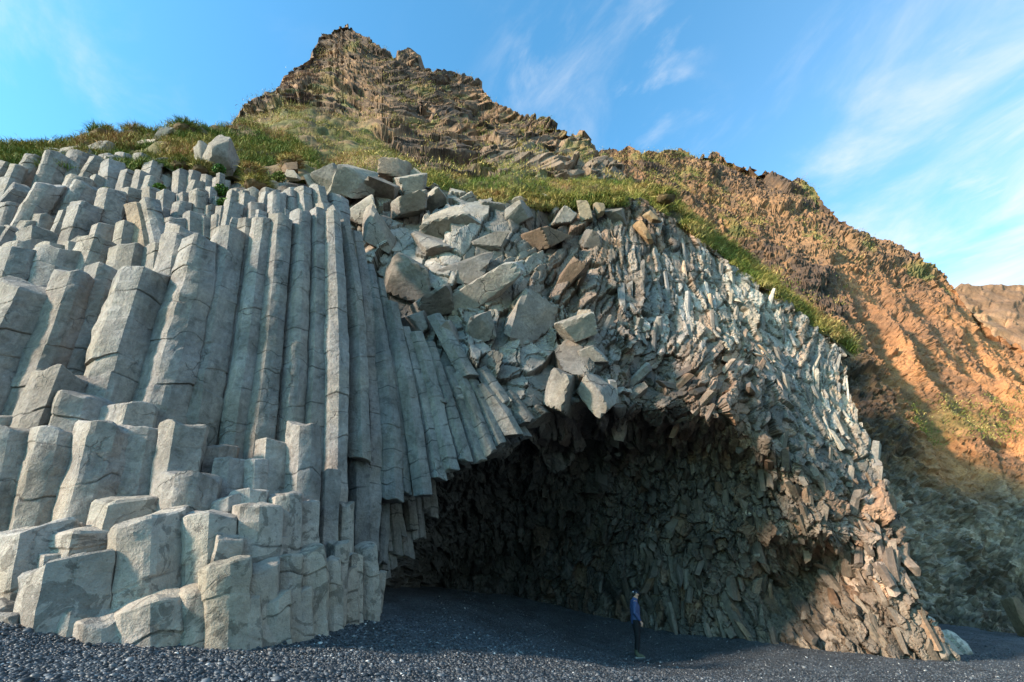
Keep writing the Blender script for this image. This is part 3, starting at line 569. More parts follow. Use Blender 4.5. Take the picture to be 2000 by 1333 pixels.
    # swirled foot of the cliff: wave-worn stubs standing in the gravel
    foot = [(160,1175,150,1250,134,.5,7.6,-.5),(188,1218,184,1262,72,.4,7.45,-.3),(280,1186,278,1268,116,.35,7.75,-.15),(376,1158,376,1270,92,.5,8.0,-.1),(438,1108,430,1272,84,.32,8.05,0),(500,1110,500,1268,86,.35,8.5,.1),
            (552,1095,556,1262,70,.4,9.05,.1),(600,1080,606,1252,64,.45,9.6,.1),(638,1100,640,1240,54,.5,10.1,.1),(672,1120,676,1228,48,.5,10.8,.1),(712,1070,712,1222,50,.5,11.5,.1),(742,1120,730,1200,30,.5,12.3,.1),
            (470,1180,466,1270,70,.4,8.2,.1),(530,1170,530,1266,64,.4,8.6,.1),(578,1165,582,1258,58,.5,9.2,.1),(10,1205,0,1230,120,.5,7.7,-.2)]
    for (x0, y0, x1, y1, w, e, Y, tl) in foot:
        cc([(x1, y1), (x0, y0)], np.array([1.12, 1.0])*w, Y, e, ext=.35, name='rock_block', mat=M_LOW, col=(.25, .236, .208), tilt=(tl, -.35), rough=.04, swirl=.09, rnd_edge=.10, dome=.08, joints=(.4, .9), df=.3, seg=.09, pinch=.04)
    return root
cliff = build_column_cliff()

#@@CAVE
# ------------------------------------------------------------------ shards
def shard_protos(n, seed):
    r = np.random.default_rng(seed); out = []
    for k in range(n):
        m = r.integers(5, 7); ang = np.sort((np.arange(m)+r.uniform(-.3, .3, m))/m*2*np.pi); rad = r.uniform(.75, 1.1, m)
        base = np.stack([np.cos(ang)*rad*.5, np.sin(ang)*rad*.5], -1); tz = r.uniform(-.25, .25, 2)
        lo = np.column_stack([base*r.uniform(.7, 1.05), np.full(m, -.5)]); hi = np.column_stack([base*r.uniform(.6, .95), .5 + base@(tz*1.6)])
        tip = np.array([[*(r.uniform(-.15, .15, 2)), .5 + r.uniform(.0, .12)]])
        V = np.vstack([lo, hi, tip]); V = V + r.normal(0, .025, V.shape)
        q = [[i, (i+1) % m, m+(i+1) % m, m+i] for i in range(m)]; t = [[m+i, m+(i+1) % m, 2*m] for i in range(m)]
        out.append((V, np.array(q), np.array(t)))
    return out
PROTO = shard_protos(40, 5)
def build_cave():
    cp = [(560,370,15),(640,365,15.2),(740,330,16.4),(830,350,17),(960,385,17.6),(1100,392,18.4),(1250,385,19),(1350,440,20),(1450,520,20.5),(1550,590,21),(1655,690,21.2),
      (560,600,13.9),(560,900,14.2),(560,1100,14.4),(700,600,14.3),(760,480,14.6),(900,480,14.7),(1000,460,15.3),(1100,500,16.2),(1200,480,17.2),(1300,520,17.9),(1400,600,18.1),(1500,680,18.8),(1600,760,19.6),
      (800,650,14.2),(900,620,14.3),(1000,620,14.5),(1080,690,15.6),(1130,640,15.0),(1200,620,15.7),(1290,730,16.8),(1350,690,16.1),(1450,760,16.7),(1550,850,17.6),(1650,900,18.4),(1720,940,18.5),
      (760,940,14.1),(850,905,14.3),(950,860,14.5),(1040,815,14.6),(1130,790,14.5),(1200,795,14.8),(1300,795,15.3),(1400,815,15.5),(1500,860,16.1),(1560,900,16.9),
      (790,1000,16.2),(880,955,17.2),(960,915,17.6),(1050,870,17.6),(1150,845,17.8),(1250,862,18.4),(1350,880,18.9),(1440,905,18.6),(1520,950,17.9),
      (745,1160,15.2),(760,1090,16.0),(860,1080,20),(860,1150,23.6),(1000,1167,24.1),(1000,1050,21.5),(1000,960,19.8),(1100,920,19.0),(1100,1050,22),(1200,1212,22.3),(1200,1100,21.6),(1200,960,20.3),(1300,1237,21),(1300,1120,20.5),(1300,990,20.2),
      (1400,1000,19.2),(1400,1100,19.5),(1400,1249,20),(1500,1259,19),(1480,1130,20.0),(1500,1030,18.1),(1580,1120,20.6),(1540,1150,20.8),(1600,1045,17.3),(1650,1130,19.3),(1620,1190,18.4),(1600,1270,18.1),(1700,1283,17.5),(1700,1130,17.3),(1790,1200,17),(1865,1294,17),(1750,1000,18.1),(1780,1100,17.6),
      (560,1330,15),(860,1330,23),(1200,1330,22.3),(1600,1330,18),(1890,1340,17)]
    depth = TPS(cp)
    rb = np.array([(330,1000),(385,1248),(440,1335),(520,1440),(590,1545),(690,1652),(760,1660),(830,1688),(850,1700),(920,1722),(980,1752),(1060,1768),(1130,1785),(1200,1815),(1250,1842),(1294,1868),(1345,1890)], float)
    lb = 600.0
    ys = np.arange(335, 1345, 2.0); ncol = 600
    right = np.interp(ys, rb[:, 0], rb[:, 1]) + 5*vnoise(np.stack([ys*.05, 0*ys, 0*ys], -1), 91) + 4*vnoise(np.stack([ys*.15, 0*ys, 0*ys], -1), 92)
    # top edge: the wall does not reach above this line
    topl = prof([(560,372),(640,350),(700,335),(770,325),(850,365),(960,392),(1100,400),(1250,388),(1350,440),(1450,520),(1560,592),(1660,692)])
    t = np.linspace(0, 1, ncol)[None, :]; X = lb + (right[:, None]-lb)*t; Yp = np.repeat(ys[:, None], ncol, 1); Yp = np.maximum(Yp, topl(X))
    D = depth(X, Yp); P = W(X, Yp, D)
    ex = np.stack([P[:, -1] + np.array(o) for o in ((.15, 1.2, 0), (.4, 3.5, -.2), (.8, 9, -.6))], 1)
    P = np.concatenate([P, ex], 1); X = np.concatenate([X]+[X[:, -1:]]*3, 1); Yp = np.concatenate([Yp]+[Yp[:, -1:]]*3, 1)
    upr = np.stack([P[0] + np.array(o) for o in ((0, 9, 2.0), (0, 4, 1.2), (0, 1.5, .5))], 0)
    P = np.concatenate([upr, P], 0); X = np.concatenate([X[:1]]*3+[X], 0); Yp = np.concatenate([Yp[:1]]*3+[Yp], 0)
    nr, nc = P.shape[:2]; V = P.reshape(-1, 3); F = grid_faces(nr, nc, True); n = vnormals(V, F)
    view = unit(np.array([0, 0, CAMZ])-V)
    if np.median((n*view).sum(-1)) < 0: n = -n; F = F[:, ::-1]
    x = X.ravel(); y = Yp.ravel()
    # rock colours by place (pale lichen/guano crust, brown iron-stained blocks, grey basalt, dark cave basalt with the shade of roof and back wall painted in)
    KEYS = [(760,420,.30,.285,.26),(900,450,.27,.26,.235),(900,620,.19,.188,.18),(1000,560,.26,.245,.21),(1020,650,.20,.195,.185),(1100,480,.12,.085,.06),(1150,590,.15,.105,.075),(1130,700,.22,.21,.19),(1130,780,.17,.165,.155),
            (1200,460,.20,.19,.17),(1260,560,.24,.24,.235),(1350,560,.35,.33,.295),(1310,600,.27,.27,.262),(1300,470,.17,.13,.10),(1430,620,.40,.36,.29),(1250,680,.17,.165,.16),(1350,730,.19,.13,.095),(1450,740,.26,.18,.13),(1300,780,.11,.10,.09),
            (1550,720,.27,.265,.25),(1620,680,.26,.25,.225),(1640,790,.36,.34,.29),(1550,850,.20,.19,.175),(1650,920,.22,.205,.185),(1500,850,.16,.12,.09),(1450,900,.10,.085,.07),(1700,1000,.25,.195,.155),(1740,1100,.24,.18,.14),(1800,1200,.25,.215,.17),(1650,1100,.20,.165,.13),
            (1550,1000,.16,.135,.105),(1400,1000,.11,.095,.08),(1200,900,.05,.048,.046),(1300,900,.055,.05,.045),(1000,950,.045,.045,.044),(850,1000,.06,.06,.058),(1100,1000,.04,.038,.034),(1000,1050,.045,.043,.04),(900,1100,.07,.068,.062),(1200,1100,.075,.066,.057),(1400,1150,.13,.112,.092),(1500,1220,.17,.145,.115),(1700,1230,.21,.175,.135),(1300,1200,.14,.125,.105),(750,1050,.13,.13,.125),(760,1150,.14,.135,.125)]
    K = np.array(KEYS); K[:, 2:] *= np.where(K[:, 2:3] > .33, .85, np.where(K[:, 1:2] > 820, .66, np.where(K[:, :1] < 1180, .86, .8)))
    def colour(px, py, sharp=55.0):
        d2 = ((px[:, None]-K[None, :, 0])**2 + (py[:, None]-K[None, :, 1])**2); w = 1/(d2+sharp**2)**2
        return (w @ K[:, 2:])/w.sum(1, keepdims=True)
    # ---- shard field: size / direction / lean by place (photo px, degrees, lean outwards)
    FK = np.array([ # x,y,len,wid,angle,lean,
      (700,350,74,58,60,.5),(740,440,90,60,70,.5),(820,400,66,50,30,.5),(820,480,110,84,30,.5),(900,480,110,80,40,.5),(860,560,110,80,150,.5),(900,630,80,60,120,.5),(960,560,170,80,35,.4),(1000,450,80,50,30,.4),(1020,640,120,95,60,.4),(980,720,80,60,130,.5),(1060,730,90,70,140,.5),(1100,480,46,22,40,.4),(1150,590,52,15,55,.25),(1060,590,46,26,60,.35),(1130,700,80,56,40,.5),(1110,780,86,70,60,.5),(1170,770,70,60,120,.5),
      (1200,450,60,12,92,.05),(1260,540,56,12,96,.06),(1330,520,60,11,100,.05),(1370,590,50,12,108,.1),(1430,620,34,13,118,.3),(1250,640,30,16,110,.4),(1250,700,38,15,60,.35),(1350,730,42,17,38,.35),(1440,720,40,18,62,.4),(1480,790,44,24,75,.45),(1300,780,34,16,25,.4),
      (1520,700,44,11,128,.15),(1580,680,44,10,70,.12),(1640,760,52,10,95,.1),(1550,790,50,10,126,.12),(1600,900,36,16,125,.25),(1680,950,34,18,110,.35),(1520,900,30,17,100,.5),(1740,1050,34,19,108,.35),(1800,1200,40,20,112,.25),(1650,1080,34,20,110,.4),
      (1150,850,30,20,70,.7),(1250,900,28,19,80,.75),(1400,900,22,13,80,.7),(1000,950,24,14,60,.7),(880,1000,22,13,55,.7),(900,1100,24,13,65,.6),(1100,1000,27,17,70,.7),(1100,1120,26,16,90,.6),(1250,1000,26,18,85,.65),(1400,1000,28,20,100,.6),(1550,1010,30,19,105,.55),
      (1300,1180,36,14,96,.25),(1200,1160,34,14,94,.3),(1450,1090,34,24,80,.6),(1500,1210,56,20,122,.15),(1650,1200,56,20,124,.15),(1750,1250,44,20,118,.15),(770,1050,30,17,60,.4),(750,1150,30,18,70,.3),(1560,1130,34,16,110,.4)], float)
    def field(px, py):
        d2 = ((px[:, None]-FK[None, :, 0])**2 + (py[:, None]-FK[None, :, 1])**2); w = 1/(d2+25.0**2)**2; w /= w.sum(1, keepdims=True)
        a = np.radians(FK[:, 4])*2
        return w@FK[:, 2], w@FK[:, 3], np.arctan2(w@np.sin(a), w@np.cos(a))/2, w@FK[:, 5]
    r = np.random.default_rng(21)
    # ---- the rock face itself: tightly packed, flow-aligned angular pieces (two sizes), each a tilted facet with a crevice around it
    G0X, G0Y, GS = 590.0, 320.0, 2.0; NX, NY = 660, 520
    gx, gy = np.meshgrid(G0X+GS*np.arange(NX), G0Y+GS*np.arange(NY))
    wp = np.stack([gx.ravel()*.06, gy.ravel()*.06, 0*gx.ravel()], -1)
    gx = gx + 3.0*vnoise(wp, 201).reshape(NY, NX) + 1.5*vnoise(wp*2.7, 203).reshape(NY, NX); gy = gy + 3.0*vnoise(wp, 202).reshape(NY, NX) + 1.5*vnoise(wp*2.7, 204).reshape(NY, NX)
    def cells(scale, n0, seed):
        q = np.random.default_rng(seed); sx = q.uniform(600, 1900, n0); sy = q.uniform(325, 1345, n0); ln, wd, an, le = field(sx, sy)
        keep = q.random(n0) < np.clip(1300*1020/(ln*wd*scale**2*.62)/n0, 0, 1); sx, sy, ln, wd, an, le = (a[keep] for a in (sx, sy, ln, wd, an, le)); n = len(sx)
        k = np.clip(np.exp(q.normal(0, .25, n)), .6, 1.7)*scale; ln = ln*k; wd = wd*k; an = an + q.normal(0, .10, n)
        d1 = np.full((NY, NX), 9.0); d2 = d1.copy(); uu = np.zeros((NY, NX)); vv = np.zeros((NY, NX)); idx = np.zeros((NY, NX), int)
        for m in range(n):
            R_ = ln[m]*1.5+6; i0 = max(0, int((sx[m]-R_-G0X)/GS)); i1 = min(NX, int((sx[m]+R_-G0X)/GS)+1); j0 = max(0, int((sy[m]-R_-G0Y)/GS)); j1 = min(NY, int((sy[m]+R_-G0Y)/GS)+1)
            if i1 <= i0 or j1 <= j0: continue
            dx = gx[j0:j1, i0:i1]-sx[m]; dy = -(gy[j0:j1, i0:i1]-sy[m]); c, s_ = math.cos(an[m]), math.sin(an[m])
            u = (dx*c+dy*s_)/(.5*ln[m]); v = (-dx*s_+dy*c)/(.5*wd[m]); d = np.sqrt(u*u+v*v)
            a1 = d1[j0:j1, i0:i1]; a2 = d2[j0:j1, i0:i1]; m1 = d < a1
            a2[:] = np.where(m1, a1, np.minimum(a2, d)); a1[:] = np.where(m1, d, a1)
            uu[j0:j1, i0:i1] = np.where(m1, u, uu[j0:j1, i0:i1]); vv[j0:j1, i0:i1] = np.where(m1, v, vv[j0:j1, i0:i1]); idx[j0:j1, i0:i1] = np.where(m1, m, idx[j0:j1, i0:i1])
        up = np.sign(np.sin(an)+1e-6)                                # make +u point upwards
        h = q.uniform(-.5, .5, n); tu = q.normal(-.30, .30, n)*np.clip(le+.35, 0, 1)*up; tv = q.normal(0, .34, n)
        bz = np.exp(-((sx-950)/215)**6-((sy-570)/250)**6)*ss(1215, 1120, sx) if False else np.exp(-((sx-940)/230)**6-((sy-575)/255)**6)
        q0 = np.stack([sx*.012, sy*.012, 0*sx], -1); tu = tu + bz*(.7*vnoise(q0, 401) + q.normal(0, .15, n) - .1); tv = tv + bz*(.8*vnoise(q0, 402) + q.normal(0, .2, n))
        cw = (.34*np.clip(15/wd, .22, 1))[idx]
        wq = wd*np.clip(34/wd, 0, 1)**.55
        disp = (wq[idx]*(.62*h[idx] + .5*tu[idx]*np.clip(uu, -1.6, 1.6) + .5*tv[idx]*np.clip(vv, -1.6, 1.6) - np.minimum(.34, 6.5/wq[idx])*(1-np.clip((d2-d1)/cw, 0, 1))**2))
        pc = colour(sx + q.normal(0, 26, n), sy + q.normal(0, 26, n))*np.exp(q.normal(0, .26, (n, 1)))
        rs = (q.random(n) < .12) & (sx > 1050); pc[rs] = pc[rs]*np.array([1.3, 1.0, .8]); pl = (q.random(n) < .05) & (sx > 1180); pc[pl] = np.minimum(pc[pl]*1.6+.01, .5)
        return disp, (d2-d1)/cw*.34, pc[idx], n, idx, ln*wd
    DA, EA, CA, na, IA, SA = cells(1.15, 60000, 301); DB, EB, CB, nb_, _, _ = cells(.5, 160000, 302)
    print('cells', na, nb_)
    ii = np.clip(((x-G0X)/GS+.5).astype(int), 0, NX-1); jj = np.clip(((y-G0Y)/GS+.5).astype(int), 0, NY-1)
    sm = mpp(x, y, np.maximum(V[:, 1], 8)); nd = unit(n + .2*view)
    bzv = np.exp(-((x-940)/230)**6-((y-575)/255)**6)
    dsp = np.clip((DA[jj, ii] + .62*(1-.5*bzv)*DB[jj, ii])*sm, -.42, .42)
    dsp = dsp*ss(-1, 9, y-topl(x))
    V = V + nd*(dsp - .06 - .35*(1-ss(780, 880, x)))[:, None]
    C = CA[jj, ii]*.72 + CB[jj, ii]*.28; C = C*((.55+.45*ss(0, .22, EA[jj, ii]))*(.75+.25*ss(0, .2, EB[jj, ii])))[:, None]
    # the 300 pieces that show largest are parts of their own; the rest stays one face
    cid = IA[jj, ii][F[:, 0]]; fx = x[F[:, 0]]; fy = y[F[:, 0]]
    vis = (fy > topl(fx)+3) & ((fx > 1045) | (fy < np.interp(fx, [640, 700, 760, 850, 950, 1040, 1045], [430, 500, 600, 660, 755, 820, 900]))) & (fy < np.interp(fx, [735, 860, 1000, 1200, 1300, 1500, 1700, 1868], [1165, 1152, 1170, 1215, 1240, 1262, 1285, 1298]))
    cnt = np.bincount(cid[vis], minlength=na); top = np.argsort(-cnt)[:300]; own = np.zeros(na, bool); own[top] = True
    part = own[cid] & vis
    root = obj('cave_cliff', mesh_np('cave_cliff', V, F[~part], C, M_CAVE), kind='structure')
    o_ = np.argsort(cid[part], kind='stable'); Fp = F[part][o_]; cs = cid[part][o_]; cut = np.nonzero(np.diff(cs))[0]+1
    for Fc in np.split(Fp, cut):
        u_, inv = np.unique(Fc, return_inverse=True); obj('rock_block', mesh_np('rock_block', V[u_], inv.reshape(-1, 4), C[u_], M_BRK), root)
    N0 = 9000
    px = r.uniform(640, 1880, N0); py = r.uniform(330, 1300, N0)
    rgt = np.interp(py, rb[:, 0], rb[:, 1])
    basey = np.interp(px, [600, 735, 860, 1000, 1200, 1300, 1500, 1700, 1868], [1180, 1165, 1152, 1170, 1215, 1240, 1262, 1285, 1298])
    lipl = np.interp(px, [640, 690, 720, 740, 850, 950, 1040, 1045], [2000, 2000, 1000, 985, 930, 885, 835, 0])      # columns cover this part
    fan_top = np.interp(px, [640, 700, 760, 850, 950, 1040, 1045], [430, 500, 600, 660, 755, 820, 0])
    ok = (px > 1170) & (px < rgt-2) & (py > topl(px)+34) & (py < basey) & ~((py < lipl-25) & (py > fan_top) & (px < 1045))
    px, py = px[ok], py[ok]; ln, wd, an, le = field(px, py)
    # thin by area so that the cover is even
    chz = np.exp(-((px-950)/170)**4-((py-590)/210)**4)
    keep = r.random(len(px))/(1-.8*chz) < np.clip(640*1240*1.5/ (ln*wd) / N0, 0, 1)*.55
    px, py, ln, wd, an, le = (q[keep] for q in (px, py, ln, wd, an, le)); m = len(px)
    D = depth(px, py); P = W(px, py, D); P1 = W(px+3, py, depth(px+3, py)); P2 = W(px, py-3, depth(px, py-3))
    tx = unit(P1-P); ty = P2-P; nn = unit(np.cross(P1-P, ty)); vw = unit(np.array([0, 0, CAMZ])-P); nn = np.where((nn*vw).sum(-1, keepdims=True) < 0, -nn, nn)
    nn = unit(nn + .25*vw)
    an = an + r.normal(0, .13, m); flow = W(px+6*np.cos(an), py-6*np.sin(an), depth(px+6*np.cos(an), py-6*np.sin(an)))-P
    flow = unit(flow - .0); flow = unit(flow*1.0 - nn*(flow*nn).sum(-1, keepdims=True)*.6)
    lean = np.clip(le + r.normal(0, .11, m), 0, 1.2)[:, None]
    down = np.sign(r.random(m)-.35)[:, None]                       # most pieces point outwards and down
    ax = unit(-flow*down*(1-.5*lean) + nn*lean + r.normal(0, .07, (m, 3)))
    bx = unit(np.cross(ax, nn) + 1e-6); cx = np.cross(ax, bx)
    sc = mpp(px, py, D); k = np.clip(np.exp(r.normal(0, .30, m)), .4, 1.5); L_ = ln*sc*k*1.05; Wd = wd*sc*k*.95; Th = Wd*r.uniform(.5, .95, m)
    P = P + nn*(Wd*(r.uniform(-.5, .0, m) - .1*(le < .16)))[:, None]
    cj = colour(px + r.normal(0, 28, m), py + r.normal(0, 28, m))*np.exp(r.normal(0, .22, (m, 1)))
    rust = (r.random(m) < .10) & (px > 1050); cj[rust] = cj[rust]*np.array([1.25, 1.0, .82])
    pale = (r.random(m) < .05) & (px > 1180); cj[pale] = np.minimum(cj[pale]*1.5+.02, .6)
    order = np.argsort(-(L_*Wd/sc**2)); nbig = 0
    Vs, Qs, Ts, Cs, off = [], [], [], [], 0
    for rank, i in enumerate(order):
        v, q, tt = PROTO[int(r.integers(len(PROTO)))]
        Vw = P[i] + v[:, :1]*Wd[i]*bx[i] + v[:, 1:2]*Th[i]*cx[i] + v[:, 2:]*L_[i]*ax[i]
        if rank < nbig:
            obj('rock_shard', mesh_np('rock_shard', Vw, [q, tt], np.repeat(cj[i][None], len(v), 0), M_BRK), root)
        else:
            Vs.append(Vw); Qs.append(q+off); Ts.append(tt+off); Cs.append(np.repeat(cj[i][None], len(v), 0)); off += len(v)
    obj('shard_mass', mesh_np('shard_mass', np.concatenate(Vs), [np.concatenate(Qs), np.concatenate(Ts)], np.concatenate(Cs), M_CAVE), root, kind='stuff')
    print('shards', m)
    V0, F0 = ico(4); r3 = np.random.default_rng(12)
    def jut(x_, y_, w_, h_, out_, c_, ang_):
        q = rock_shape(r3, V0, 3, .03, x_)
        d0 = float(depth(np.array([x_]), np.array([max(y_, float(topl(x_)))]))[0]); s_ = float(mpp(x_, y_, d0)); p = W(x_, y_, d0); v_ = unit(np.array([0, 0, CAMZ])-p); rt = unit(np.cross(v_, [0, 0, -1.0])); up_ = np.cross(rt, v_); up_ = up_ if up_[2] > 0 else -up_
        a = R(ang_); ax_ = rt*math.cos(a)+up_*math.sin(a); bx_ = -rt*math.sin(a)+up_*math.cos(a); dm = min(w_, h_)*s_*1.3
        Vw = p + v_*((out_-.2)*dm) + q[:, :1]*w_*s_*ax_ + q[:, 1:2]*h_*s_*bx_ + q[:, 2:]*dm*v_
        obj('rock_block', mesh_np('rock_block', Vw, F0, np.repeat(np.array([jitter_col(c_, .15)]), len(Vw), 0), M_BRK, 18), root)
    ga, gb, gc, gd = (.21, .20, .18), (.165, .158, .145), (.13, .125, .115), (.13, .092, .065)
    for (x_, y_, w_, h_, o_, c_, a_) in [(640,352,74,58,.1,ga,30),(690,356,96,66,.15,ga,12),(742,372,66,56,.1,gb,-20),(800,360,70,46,.1,ga,8),(715,418,72,66,.1,ga,60),(745,452,76,96,.12,ga,72),(800,404,84,50,.1,gb,25),(850,392,74,50,.1,ga,20),(880,440,112,70,.12,ga,28),
        (850,482,96,66,.05,gb,10),(905,520,84,104,.08,gc,80),(800,545,122,84,.14,gb,-14),(848,598,96,60,.1,gc,30),(950,565,176,62,.16,ga,36),(1005,425,70,46,.12,gb,35),(950,410,74,46,.1,gb,20),(960,474,84,36,.12,gc,18),(1062,470,110,50,.12,gd,14),(1100,432,56,46,.1,gb,60),(1112,545,84,40,.1,gd,50),
        (930,645,76,56,.06,gb,20),(1030,625,112,112,.0,gb,60),(1125,642,86,56,.45,ga,24),(1145,628,46,46,.42,ga,60),(1150,702,72,48,.12,ga,10),(1100,765,96,80,.06,gb,60),(1165,765,84,70,.06,gb,-50),(1052,812,58,42,.1,gc,20),(815,640,58,62,.12,gc,-60),(880,665,74,44,.05,gb,-55),(1020,400,50,36,.1,gb,20),(910,395,60,40,.1,ga,10),(1150,470,44,56,.08,gc,75),(1200,425,36,50,.08,gc,80)]:
        jut(x_, y_, w_, h_, o_, c_, a_)
    return root, depth, topl
cave, cave_depth, cave_top = build_cave()
#@@REST
# ------------------------------------------------------------------ loose rocks (things)
def tag(o, label, cat, group=None):
    o['label'] = label; o['category'] = cat
    if group: o['group'] = group
    return o
ICO4 = ico(4)
def boulder(name, label, px, py, w, h, Y, col, seed, ang=0.0, planes=14, mat=None, dk=.8, cat='rock', group=None, sharp=30):
    """angular boulder: sphere clipped by random planes, then roughened; px,py centre, w,h photo px"""
    r = np.random.default_rng(seed); V, F = ICO4; q = rock_shape(r, V, 4, .035, seed)
    s = float(mpp(px, py, Y)); p = W(px, py, Y); a = R(ang)
    X = q[:, 0]*w*s; Z = q[:, 2]*h*s/ (CP if py < 900 else 1.0)
    Xr = X*math.cos(a)-Z*math.sin(a); Zr = X*math.sin(a)+Z*math.cos(a)
    Vw = np.stack([Xr, q[:, 1]*min(w, h)*s*1.2*dk, Zr], -1)
    c = np.repeat(np.array([col]), len(Vw), 0)
    o = obj(name, mesh_np(name, Vw, F, c, mat or M_BRK, sharp)); o.location = p
    return tag(o, label, cat, group)
boulder('boulder', 'pointed tan boulder on the cliff edge below the grassy shoulder of the peak', 768, 333, 66, 52, 16.6, (.22, .175, .13), 3, planes=6, sharp=15)
boulder('boulder', 'large pale grey boulder with an overhanging grass wig, right end of the turf bank', 434, 306, 58, 70, 15.0, (.20, .185, .165), 4, -15)
boulder('boulder', 'upright grey boulder leaning against the left side of the large pale boulder in the turf', 402, 306, 34, 52, 15.3, (.2, .19, .17), 5, 20)
boulder('boulder', 'rounded grey boulder standing on the skyline of the turf bank', 318, 273, 46, 34, 17.6, (.22, .21, .19), 6)
boulder('boulder', 'flat pale pinkish stone lying in grass left of the skyline boulder', 288, 283, 40, 20, 17.2, (.32, .28, .24), 7)
boulder('boulder', 'small pale stone half sunk in turf at the far left skyline', 102, 300, 36, 24, 16.0, (.23, .215, .19), 8)
boulder('boulder', 'squat grey stone on turf between the left columns and the grass crest', 140, 300, 34, 28, 15.6, (.2, .19, .17), 9)
boulder('boulder', 'long low grey stone under the grass crest of the turf bank', 196, 290, 52, 20, 16.6, (.2, .19, .17), 10)
boulder('boulder', 'brown earthy block hanging under a tussock above the columns', 568, 332, 36, 26, 15.8, (.16, .11, .07), 12)
boulder('boulder', 'white topped stone below the hanging earthy block', 574, 345, 30, 18, 15.4, (.40, .37, .33), 13)
boulder('boulder', 'grey slab lying at the upper rim left of the two big rim blocks', 516, 358, 50, 22, 14.8, (.24, .225, .2), 14, 8)
boulder('boulder', 'brown boulder at the right edge of the beach', 1998, 1208, 44, 78, 25.5, (.13, .095, .06), 15, 8)
boulder('beach_stone', 'low grey stone in the gravel at the left edge', 14, 1212, 62, 30, 7.35, (.20, .195, .185), 16, mat=M_LOW)
boulder('boulder', 'grey stone among yellow green grass on the rim right of the fractured blocks', 1062, 392, 26, 22, 18.0, (.30, .28, .25), 17)
boulder('boulder', 'yellow lichen covered upright rock under the turf rim', 1142, 418, 34, 52, 17.6, (.2, .17, .115), 18, 10)
boulder('boulder', 'small yellowish rock right of the lichen covered upright rock', 1170, 412, 22, 30, 17.7, (.19, .16, .11), 19)
boulder('boulder', 'ochre stained oblong rock near the top of the thin grey columns', 1274, 424, 22, 34, 18.3, (.21, .16, .10), 20, 30)
boulder('boulder', 'orange stained slab leaning at the top of the thin grey columns', 1258, 452, 22, 52, 18.0, (.22, .15, .085), 22, 28)
# detached leaning segment on the upper terrace
seg = px_column(None, [(281, 492), (272, 440), (263, 398)], [34, 40, 38], 11.75, .62, name='fallen_column', col=(.25, .205, .155), tilt=(-.2, -.3), rough=.03, joints=(3, 5), rnd_edge=.12)
tag(seg, 'tan detached column segment leaning left across the upper terrace', 'rock')
# pale tongue of rock at the right foot of the cave cliff
def pale_outcrop():
    u = np.linspace(0, 1, 60); v = np.linspace(0, 1, 40); U, Vv = np.meshgrid(u, v)
    ridge_x = 1812 + 100*U; ridge_y = 1206 + 79*(U**1.25)
    foot_x = ridge_x - 20 - 20*U; foot_y = np.full_like(U, 1300.0)
    d = 19.8 - 1.4*Vv
    P = W(ridge_x*(1-Vv)+foot_x*Vv, ridge_y*(1-Vv)+foot_y*Vv, d); back = np.stack([P[0]+np.array(o) for o in ((0, 5, -2.5), (0, 1.2, -.15))], 0)
    P = np.concatenate([back, P], 0); nr, nc = P.shape[:2]; Q = P.reshape(-1, 3); F = grid_faces(nr, nc, True); n = vnormals(Q, F)
    if np.median((n*unit(np.array([0, 0, CAMZ])-Q)).sum(-1)) < 0: n = -n; F = F[:, ::-1]
    s = Q[:, 0]*.5 + Q[:, 2]*.9
    Q = Q + n*(.12*facets(Q*1.6, 120, .8)[0] + .10*fbm(Q*1.5, 4, 121))[:, None]
    c = lerp((.44, .43, .38), (.27, .26, .235), ss(-.2, .4, fbm(Q*1.4, 4, 122)))
    tag(obj('rock_outcrop', mesh_np('rock_outcrop', Q, F, c, M_LOW, 40)), 'pale grey tongue of rock sloping into the gravel at the right foot of the cave', 'rock')
pale_outcrop()

# ------------------------------------------------------------------ turf on the ridge right of the cave top
def turf_ridge():
    top = prof([(1235,372),(1262,366),(1290,380),(1350,424),(1450,500),(1520,562),(1580,612),(1650,664),(1668,690)])
    bot = prof([(1235,410),(1290,420),(1350,466),(1450,548),(1560,616),(1668,706)])
    d = lambda x, y: cave_depth(x, np.maximum(y, cave_top(x))) + .35 + np.clip((bot(x)-y)/40., 0, 1)*1.4
    V, F, C, n, PX, PY = patch(np.arange(1235, 1669, 2.5), top, bot, d, 26, lambda V, x, y: .22*fbm(V*.8, 3, 130) + .2*np.abs(vnoise(V*1.3, 131)),
        back=((0, 1.5, .1), (0, 5, -1.5)), colf=lambda V, n, x, y: lerp((.10, .085, .035), (.15, .11, .07), ss(-.25, .3, fbm(V*.7, 4, 132))))
    obj('turf_ridge', mesh_np('turf_ridge', V, F, C, M_SOIL, 180), kind='structure')
    return V, n, PX, PY
ridge = turf_ridge()

